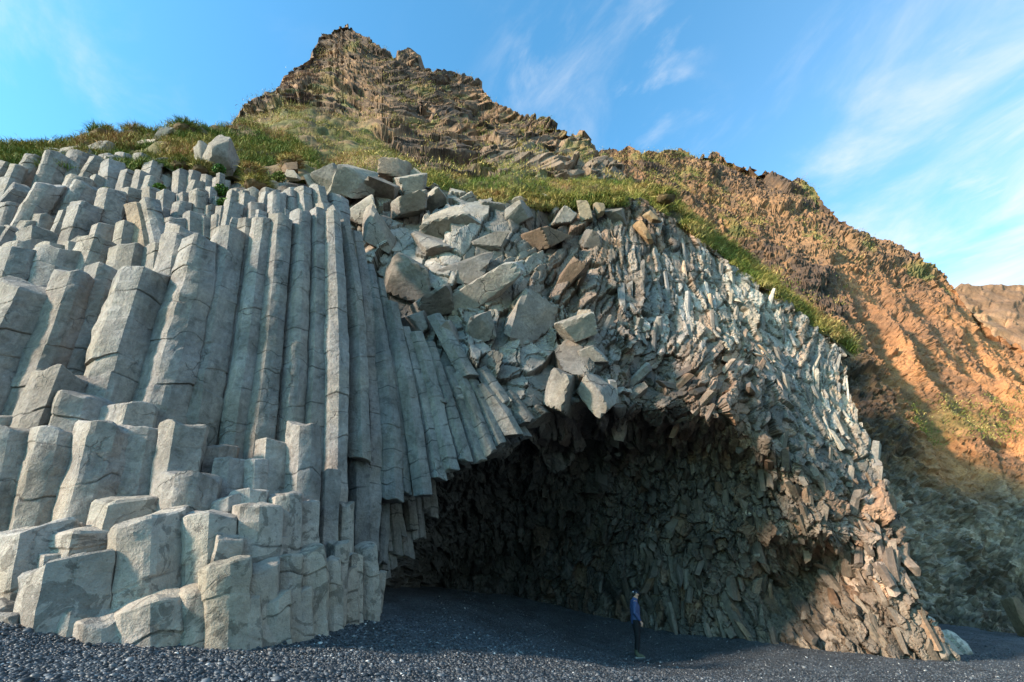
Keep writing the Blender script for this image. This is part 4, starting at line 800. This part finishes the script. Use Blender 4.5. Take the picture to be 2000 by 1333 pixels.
# ------------------------------------------------------------------ grass
GREEN, OLIVE, STRAW, RUST = (.095, .135, .024), (.19, .18, .04), (.38, .29, .10), (.25, .145, .06)
def blades(P, Nn, ln, per, spread, seed, mix, wid=.013, droop=.7):
    """arched blades, three rows each: returns V, quads, tris, colours"""
    r = np.random.default_rng(seed); m = len(P)*per
    b = np.repeat(P, per, 0) + r.normal(0, 1, (m, 3))*spread*np.array([1, 1, .35]); nn = np.repeat(Nn, per, 0); L_ = np.repeat(ln, per)*r.uniform(.55, 1.15, m)
    out = r.normal(0, 1, (m, 3)); out[:, 2] *= .3; d = unit(nn*.5 + np.array([0, 0, .75]) + out*.55 + np.array([.12, 0, 0]))
    hz = unit(out + nn*.9*np.array([1, 1, 0]) + np.array([.25, 0, 0]))
    p1 = b + d*(L_*.55)[:, None]; p2 = p1 + unit(d*(1-droop) + hz*droop + np.array([0, 0, -.25*droop]))*(L_*.55)[:, None]
    side = unit(np.cross(d, r.normal(0, 1, (m, 3))))*(wid*r.uniform(.6, 1.3, m))[:, None]
    V = np.stack([b-side, b+side, p1+side*.7, p1-side*.7, p2], 1).reshape(-1, 3); i = np.arange(m)*5
    tone = np.repeat(mix(P, r), per, 0)*np.exp(r.normal(0, .22, (m, 1)))
    return V, np.stack([i, i+1, i+2, i+3], -1), np.stack([i+3, i+2, i+4], -1), np.repeat(tone, 5, 0)
def mixer(g, o, s, ru, seed):
    def f(P, r):
        a = fbm(P*.55, 3, seed) + r.normal(0, .25, len(P)); pal = np.array([GREEN, OLIVE, STRAW, RUST]); w = np.array([g, o, s, ru]); cum = np.cumsum(w)/w.sum()
        rank = np.clip(.5 + .55*a, 0, .999); return pal[np.searchsorted(cum, rank)]
    return f
def grass_obj(name, parts, label):
    V, Q, T, C, off = [], [], [], [], 0
    for (v, q, t, c) in parts: V.append(v); Q.append(q+off); T.append(t+off); C.append(c); off += len(v)
    o = obj(name, mesh_np(name, np.concatenate(V), [np.concatenate(Q), np.concatenate(T)], np.concatenate(C), M_GRASS), kind='stuff'); o['label'] = label; o['category'] = 'grass'
    return o
def pick(arr, mask, n, seed):
    idx = np.nonzero(mask)[0]; r = np.random.default_rng(seed); return idx[r.integers(0, len(idx), n)]
V, n, PX, PY = hills['bank']; c_ = fbm(V*.45, 3, 140) > -.35
i = pick(V, c_ & (PY < 352) & (PX > -60), 5600, 1)
g1 = blades(V[i], n[i], np.full(len(i), .36), 20, .13, 2, mixer(.45, .35, .12, .12, 3))
grass_obj('grass', [g1], 'green and brown tussocky grass along the crest above the left columns')
V, n, PX, PY, tm = hills['peak']; tv = tm(PX, PY); c_ = fbm(V*.5, 3, 141) > -.05
i = pick(V, (tv > .5) & c_ & (PX < 860), 5200, 4); j = pick(V, (tv > .5) & (PX >= 820) & (PY < 430), 4200, 5)
g2 = blades(V[i], n[i], np.full(len(i), .36), 12, .2, 6, mixer(.22, .42, .26, .10, 7)); g3 = blades(V[j], n[j], np.full(len(j), .34), 14, .16, 8, mixer(.35, .38, .17, .10, 9))
sky_i = pick(V, (tv < .5) & (fbm(V*.3, 3, 142) + 1.2*n[:, 2] > .8), 1400, 10)
g4 = blades(V[sky_i], n[sky_i], np.full(len(sky_i), .38), 10, .3, 11, mixer(.1, .35, .4, .15, 12), wid=.02)
grass_obj('grass', [g2, g3, g4], 'yellow green grass on the shoulder and ledges of the pointed peak')
rr_ = np.random.default_rng(61); gx_ = rr_.uniform(820, 1260, 1500); gx_ = gx_[fbm(np.stack([gx_*.02, 0*gx_, 0*gx_], -1), 3, 9) > -.25]; gy_ = cave_top(gx_) + rr_.uniform(-8, 12, len(gx_))
gp_ = W(gx_, gy_, cave_depth(gx_, np.maximum(gy_, cave_top(gx_))) - .12); gn_ = np.repeat(np.array([[0, -.6, .8]]), len(gp_), 0)
g8 = blades(gp_, gn_, np.full(len(gp_), .42), 16, .12, 62, mixer(.2, .36, .3, .14, 63), droop=.95)
grass_obj('grass', [g8], 'shaggy yellow green grass fringe hanging over the rim above the thin columns')
V, n, PX, PY = ridge; i = pick(V, fbm(V*.55, 3, 143) > -.1, 3000, 13)
g5 = blades(V[i], n[i], np.full(len(i), .38), 14, .14, 14, mixer(.22, .38, .26, .14, 15))
grass_obj('grass', [g5], 'strip of green and straw coloured grass down the ridge right of the cave')
V, n, PX, PY = hills['mid']; i = pick(V, (fbm(V*.22, 4, 46) + .5*n[:, 2] > .42) & (PX < 1700) & (PY < 600), 3500, 16); k = pick(V, (np.abs(PX-1880) < 110) & (np.abs(PY-815) < 45), 700, 17)
g6 = blades(V[i], n[i], np.full(len(i), .4), 8, .35, 18, mixer(.1, .4, .4, .1, 19), wid=.025); g7 = blades(V[k], n[k], np.full(len(k), .25), 6, .3, 20, mixer(.3, .4, .3, .0, 21), wid=.025)
grass_obj('grass', [g6, g7], 'thin olive grass scattered over the brown hillside')

def tussock(px, py, Y, rad, label, seed, mixf, ln=.4):
    r = np.random.default_rng(seed); p = W(px, py, Y); root = bpy.data.objects.new('grass_tussock', None); COL.objects.link(root); root.location = p
    tag(root, label, 'tussock')
    V, F = ICO4; V = V[:, :]*rad*np.array([1, .8, .55])*(1+.15*fbm(V*1.7+seed, 3, 4))[:, None]
    obj('root_clump', mesh_np('root_clump', V, F, np.repeat(np.array([[.10, .07, .035]]), len(V), 0), M_SOIL, 180), root)
    nn = unit(V); i = np.nonzero(nn[:, 2] > -.1)[0]; i = i[r.integers(0, len(i), 150)]
    v, q, t, c = blades(V[i], nn[i], np.full(len(i), ln), 7, .05, seed, lambda P, r: mixf(P+p, r), droop=.85)
    obj('blades', mesh_np('blades', v, [q, t], c, M_GRASS), root)
tussock(500, 364, 14.3, .42, 'overhanging straw and rust coloured tussock above the small columns', 31, mixer(.15, .35, .3, .2, 1))
tussock(352, 326, 14.6, .38, 'green tussock capping the columns left of the large pale boulder', 32, mixer(.5, .35, .1, .05, 2))
tussock(392, 332, 14.6, .32, 'rust flecked tussock spilling over the columns just left of the pale boulder', 33, mixer(.35, .3, .15, .2, 3))
tussock(492, 338, 15.2, .34, 'round brown green tussock right of the large pale boulder', 34, mixer(.2, .35, .3, .15, 4))
tussock(566, 322, 16.2, .40, 'straw tussock sitting on the hanging earthy block', 35, mixer(.05, .2, .45, .3, 5))
tussock(205, 268, 17.5, .62, 'dark domed tussock highest on the left skyline', 36, mixer(.45, .35, .1, .1, 6), .5)
tussock(265, 266, 17.8, .55, 'domed tussock on the skyline left of the rounded grey boulder', 37, mixer(.4, .35, .15, .1, 7), .5)
tussock(360, 256, 18.4, .6, 'rust brown topped tussock on the skyline right of the rounded grey boulder', 38, mixer(.2, .3, .2, .3, 8), .5)
tussock(1300, 388, 19.3, .5, 'brown shaggy tussock overhanging the start of the right grass ridge', 39, mixer(.1, .3, .3, .3, 9), .5)
def leafy(px, py, Y, rad, label, seed, col=(.05, .11, .02)):
    r = np.random.default_rng(seed); m = 420; d = unit(r.normal(0, 1, (m, 3))); P = d*rad*r.uniform(.45, 1, (m, 1))*np.array([1, .8, .75])
    a = unit(r.normal(0, 1, (m, 3)) + d)*.075; b = unit(np.cross(a, r.normal(0, 1, (m, 3))))*.04
    V = np.stack([P, P+a*.5+b, P+a, P+a*.5-b], 1).reshape(-1, 3); q = np.arange(m)[:, None]*4+np.arange(4)[None]
    c = np.repeat(np.array(col)*np.exp(r.normal(0, .35, (m, 1))), 4, 0)
    root = bpy.data.objects.new('leafy_plant', None); COL.objects.link(root); root.location = W(px, py, Y); tag(root, label, 'plant')
    obj('leaves', mesh_np('leaves', V, q, c, M_GRASS), root)
    st = []; 
    for k in range(9):
        e = unit(r.normal(0, 1, 3)*np.array([1, 1, .3]) + np.array([0, 0, .6]))*rad*.9; st.append((np.array([0, 0, -rad*.8]), e))
    Vs = []; Fs = []
    for (p0, p1) in st:
        s_ = unit(np.cross(p1-p0, [.3, 1, .2]))*.012; t_ = unit(np.cross(p1-p0, s_))*.012; o_ = len(Vs)*1; b0 = len(Vs)
        Vs += [p0+s_, p0-s_*.5+t_, p0-s_*.5-t_, p1+s_*.5, p1-s_*.3+t_*.5, p1-s_*.3-t_*.5]; Fs += [[b0, b0+1, b0+4, b0+3], [b0+1, b0+2, b0+5, b0+4], [b0+2, b0, b0+3, b0+5]]
    obj('stems', mesh_np('stems', np.array(Vs), np.array(Fs), np.repeat(np.array([[.08, .08, .03]]), len(Vs), 0), M_GRASS), root)
leafy(1032, 396, 17.6, .34, 'dark green leafy plant beside the grey stone on the grassy rim', 51)
leafy(1052, 386, 18.0, .28, 'brighter green leafy plant just right of the dark leafy plant', 52, (.08, .14, .02))
leafy(432, 372, 13.6, .26, 'green leafy plant between small columns below the pale boulder', 53, (.06, .12, .02))
leafy(437, 396, 13.0, .2, 'lower small leafy plant rooted among the small columns', 54, (.07, .13, .02))
leafy(428, 331, 14.2, .24, 'dark leafy plant at the foot of the large pale boulder', 55)
leafy(545, 346, 15.0, .28, 'yellow green leafy plant beside the hanging earthy block', 56, (.12, .15, .03))
leafy(312, 368, 13.4, .2, 'small bright green plant on a column top in the upper terrace', 57, (.10, .17, .03))
leafy(208, 374, 13.0, .16, 'tiny yellow green plant on a cut column top left of the tan segment', 58, (.16, .17, .03))

# ------------------------------------------------------------------ pebbles
def build_pebbles():
    r = np.random.default_rng(77); n = 330000
    u = r.random(n); y0, y1 = 3.6, 26.0; Y = 1/(1/y0 - u*(1/y0-1/y1)); X = r.uniform(-1.15, 1.15, n)*(Y+1.2)
    ok = ~((X < -2.6) & (Y > 11.5)) & (r.random(n) < np.clip((27-Y)/8, 0, 1)); X, Y = X[ok], Y[ok]; n = len(X)
    s = np.exp(r.normal(math.log(.0135), .36, n))*np.where(r.random(n) < .02, 1.7, 1)
    p = np.stack([X, Y, 0*X], -1); Z = ground(X, Y) + np.clip((Y-10)/5, 0, 1)*0.03*vnoise(p*np.array([1.2, 3.5, 1]), 77) + 0.035*fbm(p*0.8, 4, 31) + 0.018*vnoise(p*5, 9) + s*.25
    me = bpy.data.meshes.new('pebbles'); me.vertices.add(n); me.vertices.foreach_set('co', np.stack([X, Y, Z], -1).astype(np.float32).ravel())
    a = me.attributes.new('sz', 'FLOAT', 'POINT'); a.data.foreach_set('value', s.astype(np.float32))
    m = bpy.data.materials.new('pebble_stone'); m.use_nodes = True; nt = m.node_tree; N = nt.nodes; L = nt.links; bs = N['Principled BSDF']
    oi = N.new('ShaderNodeObjectInfo'); cr = N.new('ShaderNodeValToRGB'); L.new(oi.outputs['Random'], cr.inputs[0]); e = cr.color_ramp.elements
    e[0].color = (.008, .011, .016, 1); e[1].color = (.09, .10, .112, 1); e[1].position = .93; x = e.new(.6); x.color = (.036, .042, .049, 1); x = e.new(.985); x.color = (.14, .15, .16, 1); x = e.new(.9975); x.color = (.5, .49, .47, 1)
    L.new(cr.outputs[0], bs.inputs['Base Color']); bs.inputs['Roughness'].default_value = .5; bs.inputs['Specular IOR Level'].default_value = .4
    V, F = ico(1); V = V*(1+.12*np.random.default_rng(1).normal(0, 1, (len(V), 1)))*np.array([1.2, .95, .62])
    pm = mesh_np('pebble', V, F, None, m, 180)
    src = bpy.data.objects.new('pebble_source', pm)                # not linked to the scene: only instanced
    ng = bpy.data.node_groups.new('scatter_pebbles', 'GeometryNodeTree')
    ng.interface.new_socket('Geometry', in_out='INPUT', socket_type='NodeSocketGeometry'); ng.interface.new_socket('Geometry', in_out='OUTPUT', socket_type='NodeSocketGeometry')
    gi = ng.nodes.new('NodeGroupInput'); go = ng.nodes.new('NodeGroupOutput'); ip = ng.nodes.new('GeometryNodeInstanceOnPoints')
    oin = ng.nodes.new('GeometryNodeObjectInfo'); oin.inputs[0].default_value = src
    na = ng.nodes.new('GeometryNodeInputNamedAttribute'); na.data_type = 'FLOAT'; na.inputs[0].default_value = 'sz'
    rv = ng.nodes.new('FunctionNodeRandomValue'); rv.data_type = 'FLOAT_VECTOR'; rv.inputs[0].default_value = (-.5, -.5, 0); rv.inputs[1].default_value = (.5, .5, 6.28)
    ng.links.new(gi.outputs[0], ip.inputs['Points']); ng.links.new(oin.outputs['Geometry'], ip.inputs['Instance']); ng.links.new(na.outputs['Attribute'], ip.inputs['Scale']); ng.links.new(rv.outputs[0], ip.inputs['Rotation'])
    ng.links.new(ip.outputs[0], go.inputs[0])
    o = obj('pebbles', me, kind='stuff'); o['label'] = 'black and dark blue grey pebbles covering the near beach'; o['category'] = 'pebbles'
    md = o.modifiers.new('scatter', 'NODES'); md.node_group = ng
build_pebbles()

# ------------------------------------------------------------------ the person
def build_person():
    foot = W(1246, 1289, 17.0); gz = float(ground(np.array([foot[0]]), np.array([foot[1]]))[0])
    root = bpy.data.objects.new('person', None); COL.objects.link(root); root.location = (foot[0], foot[1], gz+.01); root.rotation_euler = (0, R(3.2), R(-6))
    tag(root, 'person in blue puffer jacket, black trousers and dark cap standing in profile by the cave', 'person')
    skin = mat_plain('skin', (.50, .27, .19), .55); jack = mat_plain('blue_jacket', (.028, .048, .125), .55, .35, 30, .3); tro = mat_plain('black_trousers', (.010, .010, .012), .8, .2, 25)
    capm = mat_plain('dark_cap', (.012, .015, .025), .7, .2, 40); wht = mat_plain('white_badge', (.75, .75, .78), .6); boot = mat_plain('olive_boot', (.075, .078, .05), .8, .2, 40); sole = mat_plain('boot_sole', (.22, .21, .19), .8); hair = mat_plain('dark_hair', (.02, .014, .01), .6)
    # body: one skinned figure (forward = +x, own left = +y)
    vs, es, rr = [], [], []
    def v(p, r, link=None):
        vs.append(p); rr.append(r); k = len(vs)-1
        if link is not None: es.append((link, k))
        return k
    pel = v((0, 0, .96), (.13, .11)); sp = v((-.01, 0, 1.14), (.12, .10), pel); ch = v((-.015, 0, 1.32), (.14, .105), sp); ub = v((-.01, 0, 1.44), (.10, .075), ch); nk = v((.01, 0, 1.52), (.052, .052), ub)
    h0 = v((.035, 0, 1.585), (.068, .062), nk); h1 = v((.045, 0, 1.66), (.092, .075), h0); h2 = v((.03, 0, 1.735), (.07, .06), h1)
    jaw = v((.095, 0, 1.575), (.032, .035), h0); nose = v((.145, 0, 1.645), (.012, .012), h1)
    for s in (-1, 1):
        hp = v((0, s*.09, .90), (.085, .085), pel); kn = v((.02, s*.095, .50), (.055, .055), hp); an = v((-.015, s*.095, .10), (.038, .038), kn); v((.10, s*.10, .045), (.036, .028), an)
        sh = v((-.02, s*.175, 1.43), (.055, .055), ub); el = v((-.055, s*.235, 1.16), (.042, .042), sh); wr = v((.11, s*.175, .95), (.027, .027), el); pa = v((.155, s*.15, .895), (.036, .020), wr)
        for f, (dx, dy, dz, L_) in enumerate(((.022, -.018, -.032, 1), (.014, -.006, -.040, 1.08), (.004, .006, -.040, 1.0), (-.008, .016, -.034, .82))):
            a = v((.155+dx, s*(.15+dy), .875+dz*.6), (.010, .010), pa); b = v((.155+dx*1.1-.004, s*(.15+dy*1.1), .875+dz*1.3*L_), (.009, .009), a); v((.155+dx*.6-.018, s*(.15+dy*1.1-.004), .875+dz*1.75*L_), (.008, .008), b)
        t = v((.178, s*.13, .905), (.011, .011), pa); v((.192, s*.118, .875), (.010, .010), t)
    me = bpy.data.meshes.new('body'); me.from_pydata(vs, es, []); body = obj('body', me, root); me.materials.append(skin)
    md = body.modifiers.new('skin', 'SKIN'); sv_ = me.skin_vertices[0].data
    for k, q in enumerate(rr): sv_[k].radius = q
    sv_[0].use_root = True; ss_ = body.modifiers.new('sub', 'SUBSURF'); ss_.levels = 2; ss_.render_levels = 2
    def tube(name, path, radii, mat, parent, m=20, cap=True, ribs=0, amp=0.0):
        path = np.array(path, float); radii = np.array(radii, float)
        if radii.ndim == 1: radii = np.stack([radii, radii], -1)
        d = np.concatenate([[0], np.cumsum(np.linalg.norm(np.diff(path, axis=0), axis=1))]); s = np.linspace(0, d[-1], 40)
        P = np.stack([np.interp(s, d, path[:, k]) for k in range(3)], -1); Rr = np.stack([np.interp(s, d, radii[:, k]) for k in range(2)], -1)
        for _ in range(3): P[1:-1] = .25*P[:-2]+.5*P[1:-1]+.25*P[2:]; Rr[1:-1] = .25*Rr[:-2]+.5*Rr[1:-1]+.25*Rr[2:]
        if ribs: Rr = Rr*(1+amp*np.abs(np.sin(s/d[-1]*np.pi*ribs)))[:, None]
        T = unit(np.gradient(P, axis=0)); Y_ = np.repeat(np.array([[0, 1.0, 0]]), len(P), 0); Y_ = unit(Y_-T*(Y_*T).sum(-1, keepdims=True)); X_ = np.cross(Y_, T)
        th = np.linspace(0, 2*np.pi, m, endpoint=False)
        V = P[:, None] + (np.cos(th)[None, :]*Rr[:, :1])[..., None]*X_[:, None] + (np.sin(th)[None, :]*Rr[:, 1:])[..., None]*Y_[:, None]
        V = V.reshape(-1, 3); V = V + .006*fbm(V*14, 3, 3)[:, None]*np.array([1, 1, .3])
        n = len(P); i = (np.arange(n-1)[:, None]*m+np.arange(m)[None]); j = (np.arange(n-1)[:, None]*m+(np.arange(m)[None]+1) % m); Q = np.stack([i, j, j+m, i+m], -1).reshape(-1, 4)
        V = np.vstack([V, P[:1], P[-1:]]); a = np.arange(m); t1 = np.stack([np.roll(a, -1), a, np.full(m, n*m)], -1); t2 = np.stack([(n-1)*m+a, (n-1)*m+np.roll(a, -1), np.full(m, n*m+1)], -1)
        return V, Q, np.vstack([t1, t2])
    def join(name, parts, mat, parent):
        V, Q, T, off = [], [], [], 0
        for (a, b, c) in parts: V.append(a); Q.append(b+off); T.append(c+off); off += len(a)
        return obj(name, mesh_np(name, np.concatenate(V), [np.concatenate(Q), np.concatenate(T)], None, mat, 180), parent)
    tor = tube('', [(0, 0, .86), (0, 0, .98), (-.005, 0, 1.12), (-.01, 0, 1.30), (-.02, 0, 1.42), (0, 0, 1.50), (.018, 0, 1.565)], [(.135, .17), (.14, .175), (.135, .17), (.15, .19), (.12, .185), (.085, .088), (.078, .076)], None, None, ribs=9, amp=.05)
    jk = join('jacket', [tor], jack, root)
    for s in (-1, 1):
        sl = tube('', [(-.02, s*.165, 1.445), (-.035, s*.205, 1.33), (-.055, s*.24, 1.16), (.03, s*.21, 1.05), (.105, s*.178, .96)], [.075, .072, .062, .054, .042], None, None, m=14)
        join('sleeve', [sl], jack, jk)
    hd = tube('', [(-.075, -.10, 1.47), (-.125, -.05, 1.49), (-.14, 0, 1.495), (-.125, .05, 1.49), (-.075, .10, 1.47)], [.03, .055, .062, .055, .03], None, None, m=12)
    # hood roll runs across, so build it directly
    th = np.linspace(-1.25, 1.25, 15); P = np.stack([-.005-.085*np.cos(th), .105*np.sin(th), 1.475+.0*np.cos(th)], -1); ph = np.linspace(0, 2*np.pi, 10, endpoint=False); V = []
    for k, p in enumerate(P):
        rd = .05*(.55+.45*np.cos(th[k])); o_ = unit(np.array([-np.cos(th[k]), np.sin(th[k]), 0]))
        for q in ph: V.append(p + o_*rd*np.cos(q) + np.array([0, 0, rd*np.sin(q)]))
    i = (np.arange(14)[:, None]*10+np.arange(10)[None]); j = (np.arange(14)[:, None]*10+(np.arange(10)[None]+1) % 10)
    obj('hood', mesh_np('hood', np.array(V), np.stack([i, j, j+10, i+10], -1).reshape(-1, 4), None, jack, 180), jk)
    tr = []
    for s in (-1, 1): tr.append(tube('', [(0, s*.075, .96), (0, s*.09, .86), (.015, s*.095, .68), (.022, s*.095, .50), (0, s*.095, .30), (-.015, s*.095, .13)], [.115, .105, .085, .07, .062, .052], None, None, m=16))
    tr.append(tube('', [(0, 0, .84), (0, 0, .90), (0, 0, 1.0)], [(.11, .13), (.125, .16), (.125, .155)], None, None)); join('trousers', tr, tro, root)
    for s in (-1, 1):
        b = tube('', [(-.02, s*.097, .20), (-.018, s*.097, .12), (-.005, s*.097, .07), (.06, s*.1, .055), (.14, s*.102, .045), (.195, s*.103, .035)], [.055, .054, .058, .052, .046, .026], None, None, m=14)
        bo = join('boot', [b], boot, root)
        o2 = np.array([(-.085, .03), (-.085, -.03), (-.02, -.042), (.10, -.05), (.18, -.045), (.215, 0), (.18, .045), (.10, .05), (-.02, .042)]); m_ = len(o2)
        Vb = np.vstack([np.column_stack([o2[:, 0], o2[:, 1]+s*.1, np.full(m_, z)]) for z in (-.005, .028)]); a = np.arange(m_); q = np.stack([a, np.roll(a, -1), np.roll(a, -1)+m_, a+m_], -1)
        me = bpy.data.meshes.new('sole'); me.from_pydata([tuple(x) for x in Vb], [], [list(map(int, x)) for x in q]+[list(range(m_))[::-1], list(range(m_, 2*m_))]); me.materials.append(sole); obj('sole', me, bo)
    # cap, hair, ear
    V, F = ico(3); k = V[:, 2] > -.28; cv = V*np.array([.112, .088, .085]) + np.array([.035, 0, 1.705]); cv[~k, 2] = np.maximum(cv[~k, 2], 1.682)
    cp_ = obj('cap', mesh_np('cap', cv, F, None, capm, 60), root)
    br = []; a = np.linspace(-1.1, 1.1, 11)
    for z in (1.690, 1.698):
        br += [(.035+.105*math.cos(t), .085*math.sin(t), z) for t in a] + [(.035+.15*math.cos(t*.8), .075*math.sin(t), z-.012) for t in a]
    fs = [[i, i+1, 12+i, 11+i] for i in range(10)] + [[22+i+1, 22+i, 33+i, 34+i] for i in range(10)] + [[11+i, 12+i, 34+i, 33+i] for i in range(10)]
    me = bpy.data.meshes.new('brim'); me.from_pydata(br, [], fs); me.materials.append(capm); obj('brim', me, cp_)
    for (x, w, z, h) in ((-.05, .018, 1.712, .03), (.035, .024, 1.70, .012)):
        yb = -.088*math.sqrt(max(0, 1-((x+w/2-.035)/.112)**2))-.006
        Vq = np.array([(x, yb, z), (x+w, yb, z), (x+w, yb+.012, z+h), (x, yb+.012, z+h)]); obj('badge', mesh_np('badge', Vq, np.array([[0, 1, 2, 3]]), None, wht), cp_)
    hv = V*np.array([.098, .081, .06]) + np.array([.012, 0, 1.665]); hv[:, 0] = np.minimum(hv[:, 0], .05); obj('hair', mesh_np('hair', hv, F, None, hair, 180), root)
    for s in (-1, 1): obj('ear', mesh_np('ear', V*np.array([.018, .009, .03]) + np.array([.042, s*.080, 1.648]), F, None, skin, 180), root)
    for s in (-1, 1): obj('eye', mesh_np('eye', V*np.array([.007, .011, .006]) + np.array([.125, s*.030, 1.665]), F, None, hair, 180), root)
    obj('mouth', mesh_np('mouth', V*np.array([.006, .022, .005]) + np.array([.125, 0, 1.592]), F, None, mat_plain('lips', (.35, .13, .11), .5)), root)
build_person()
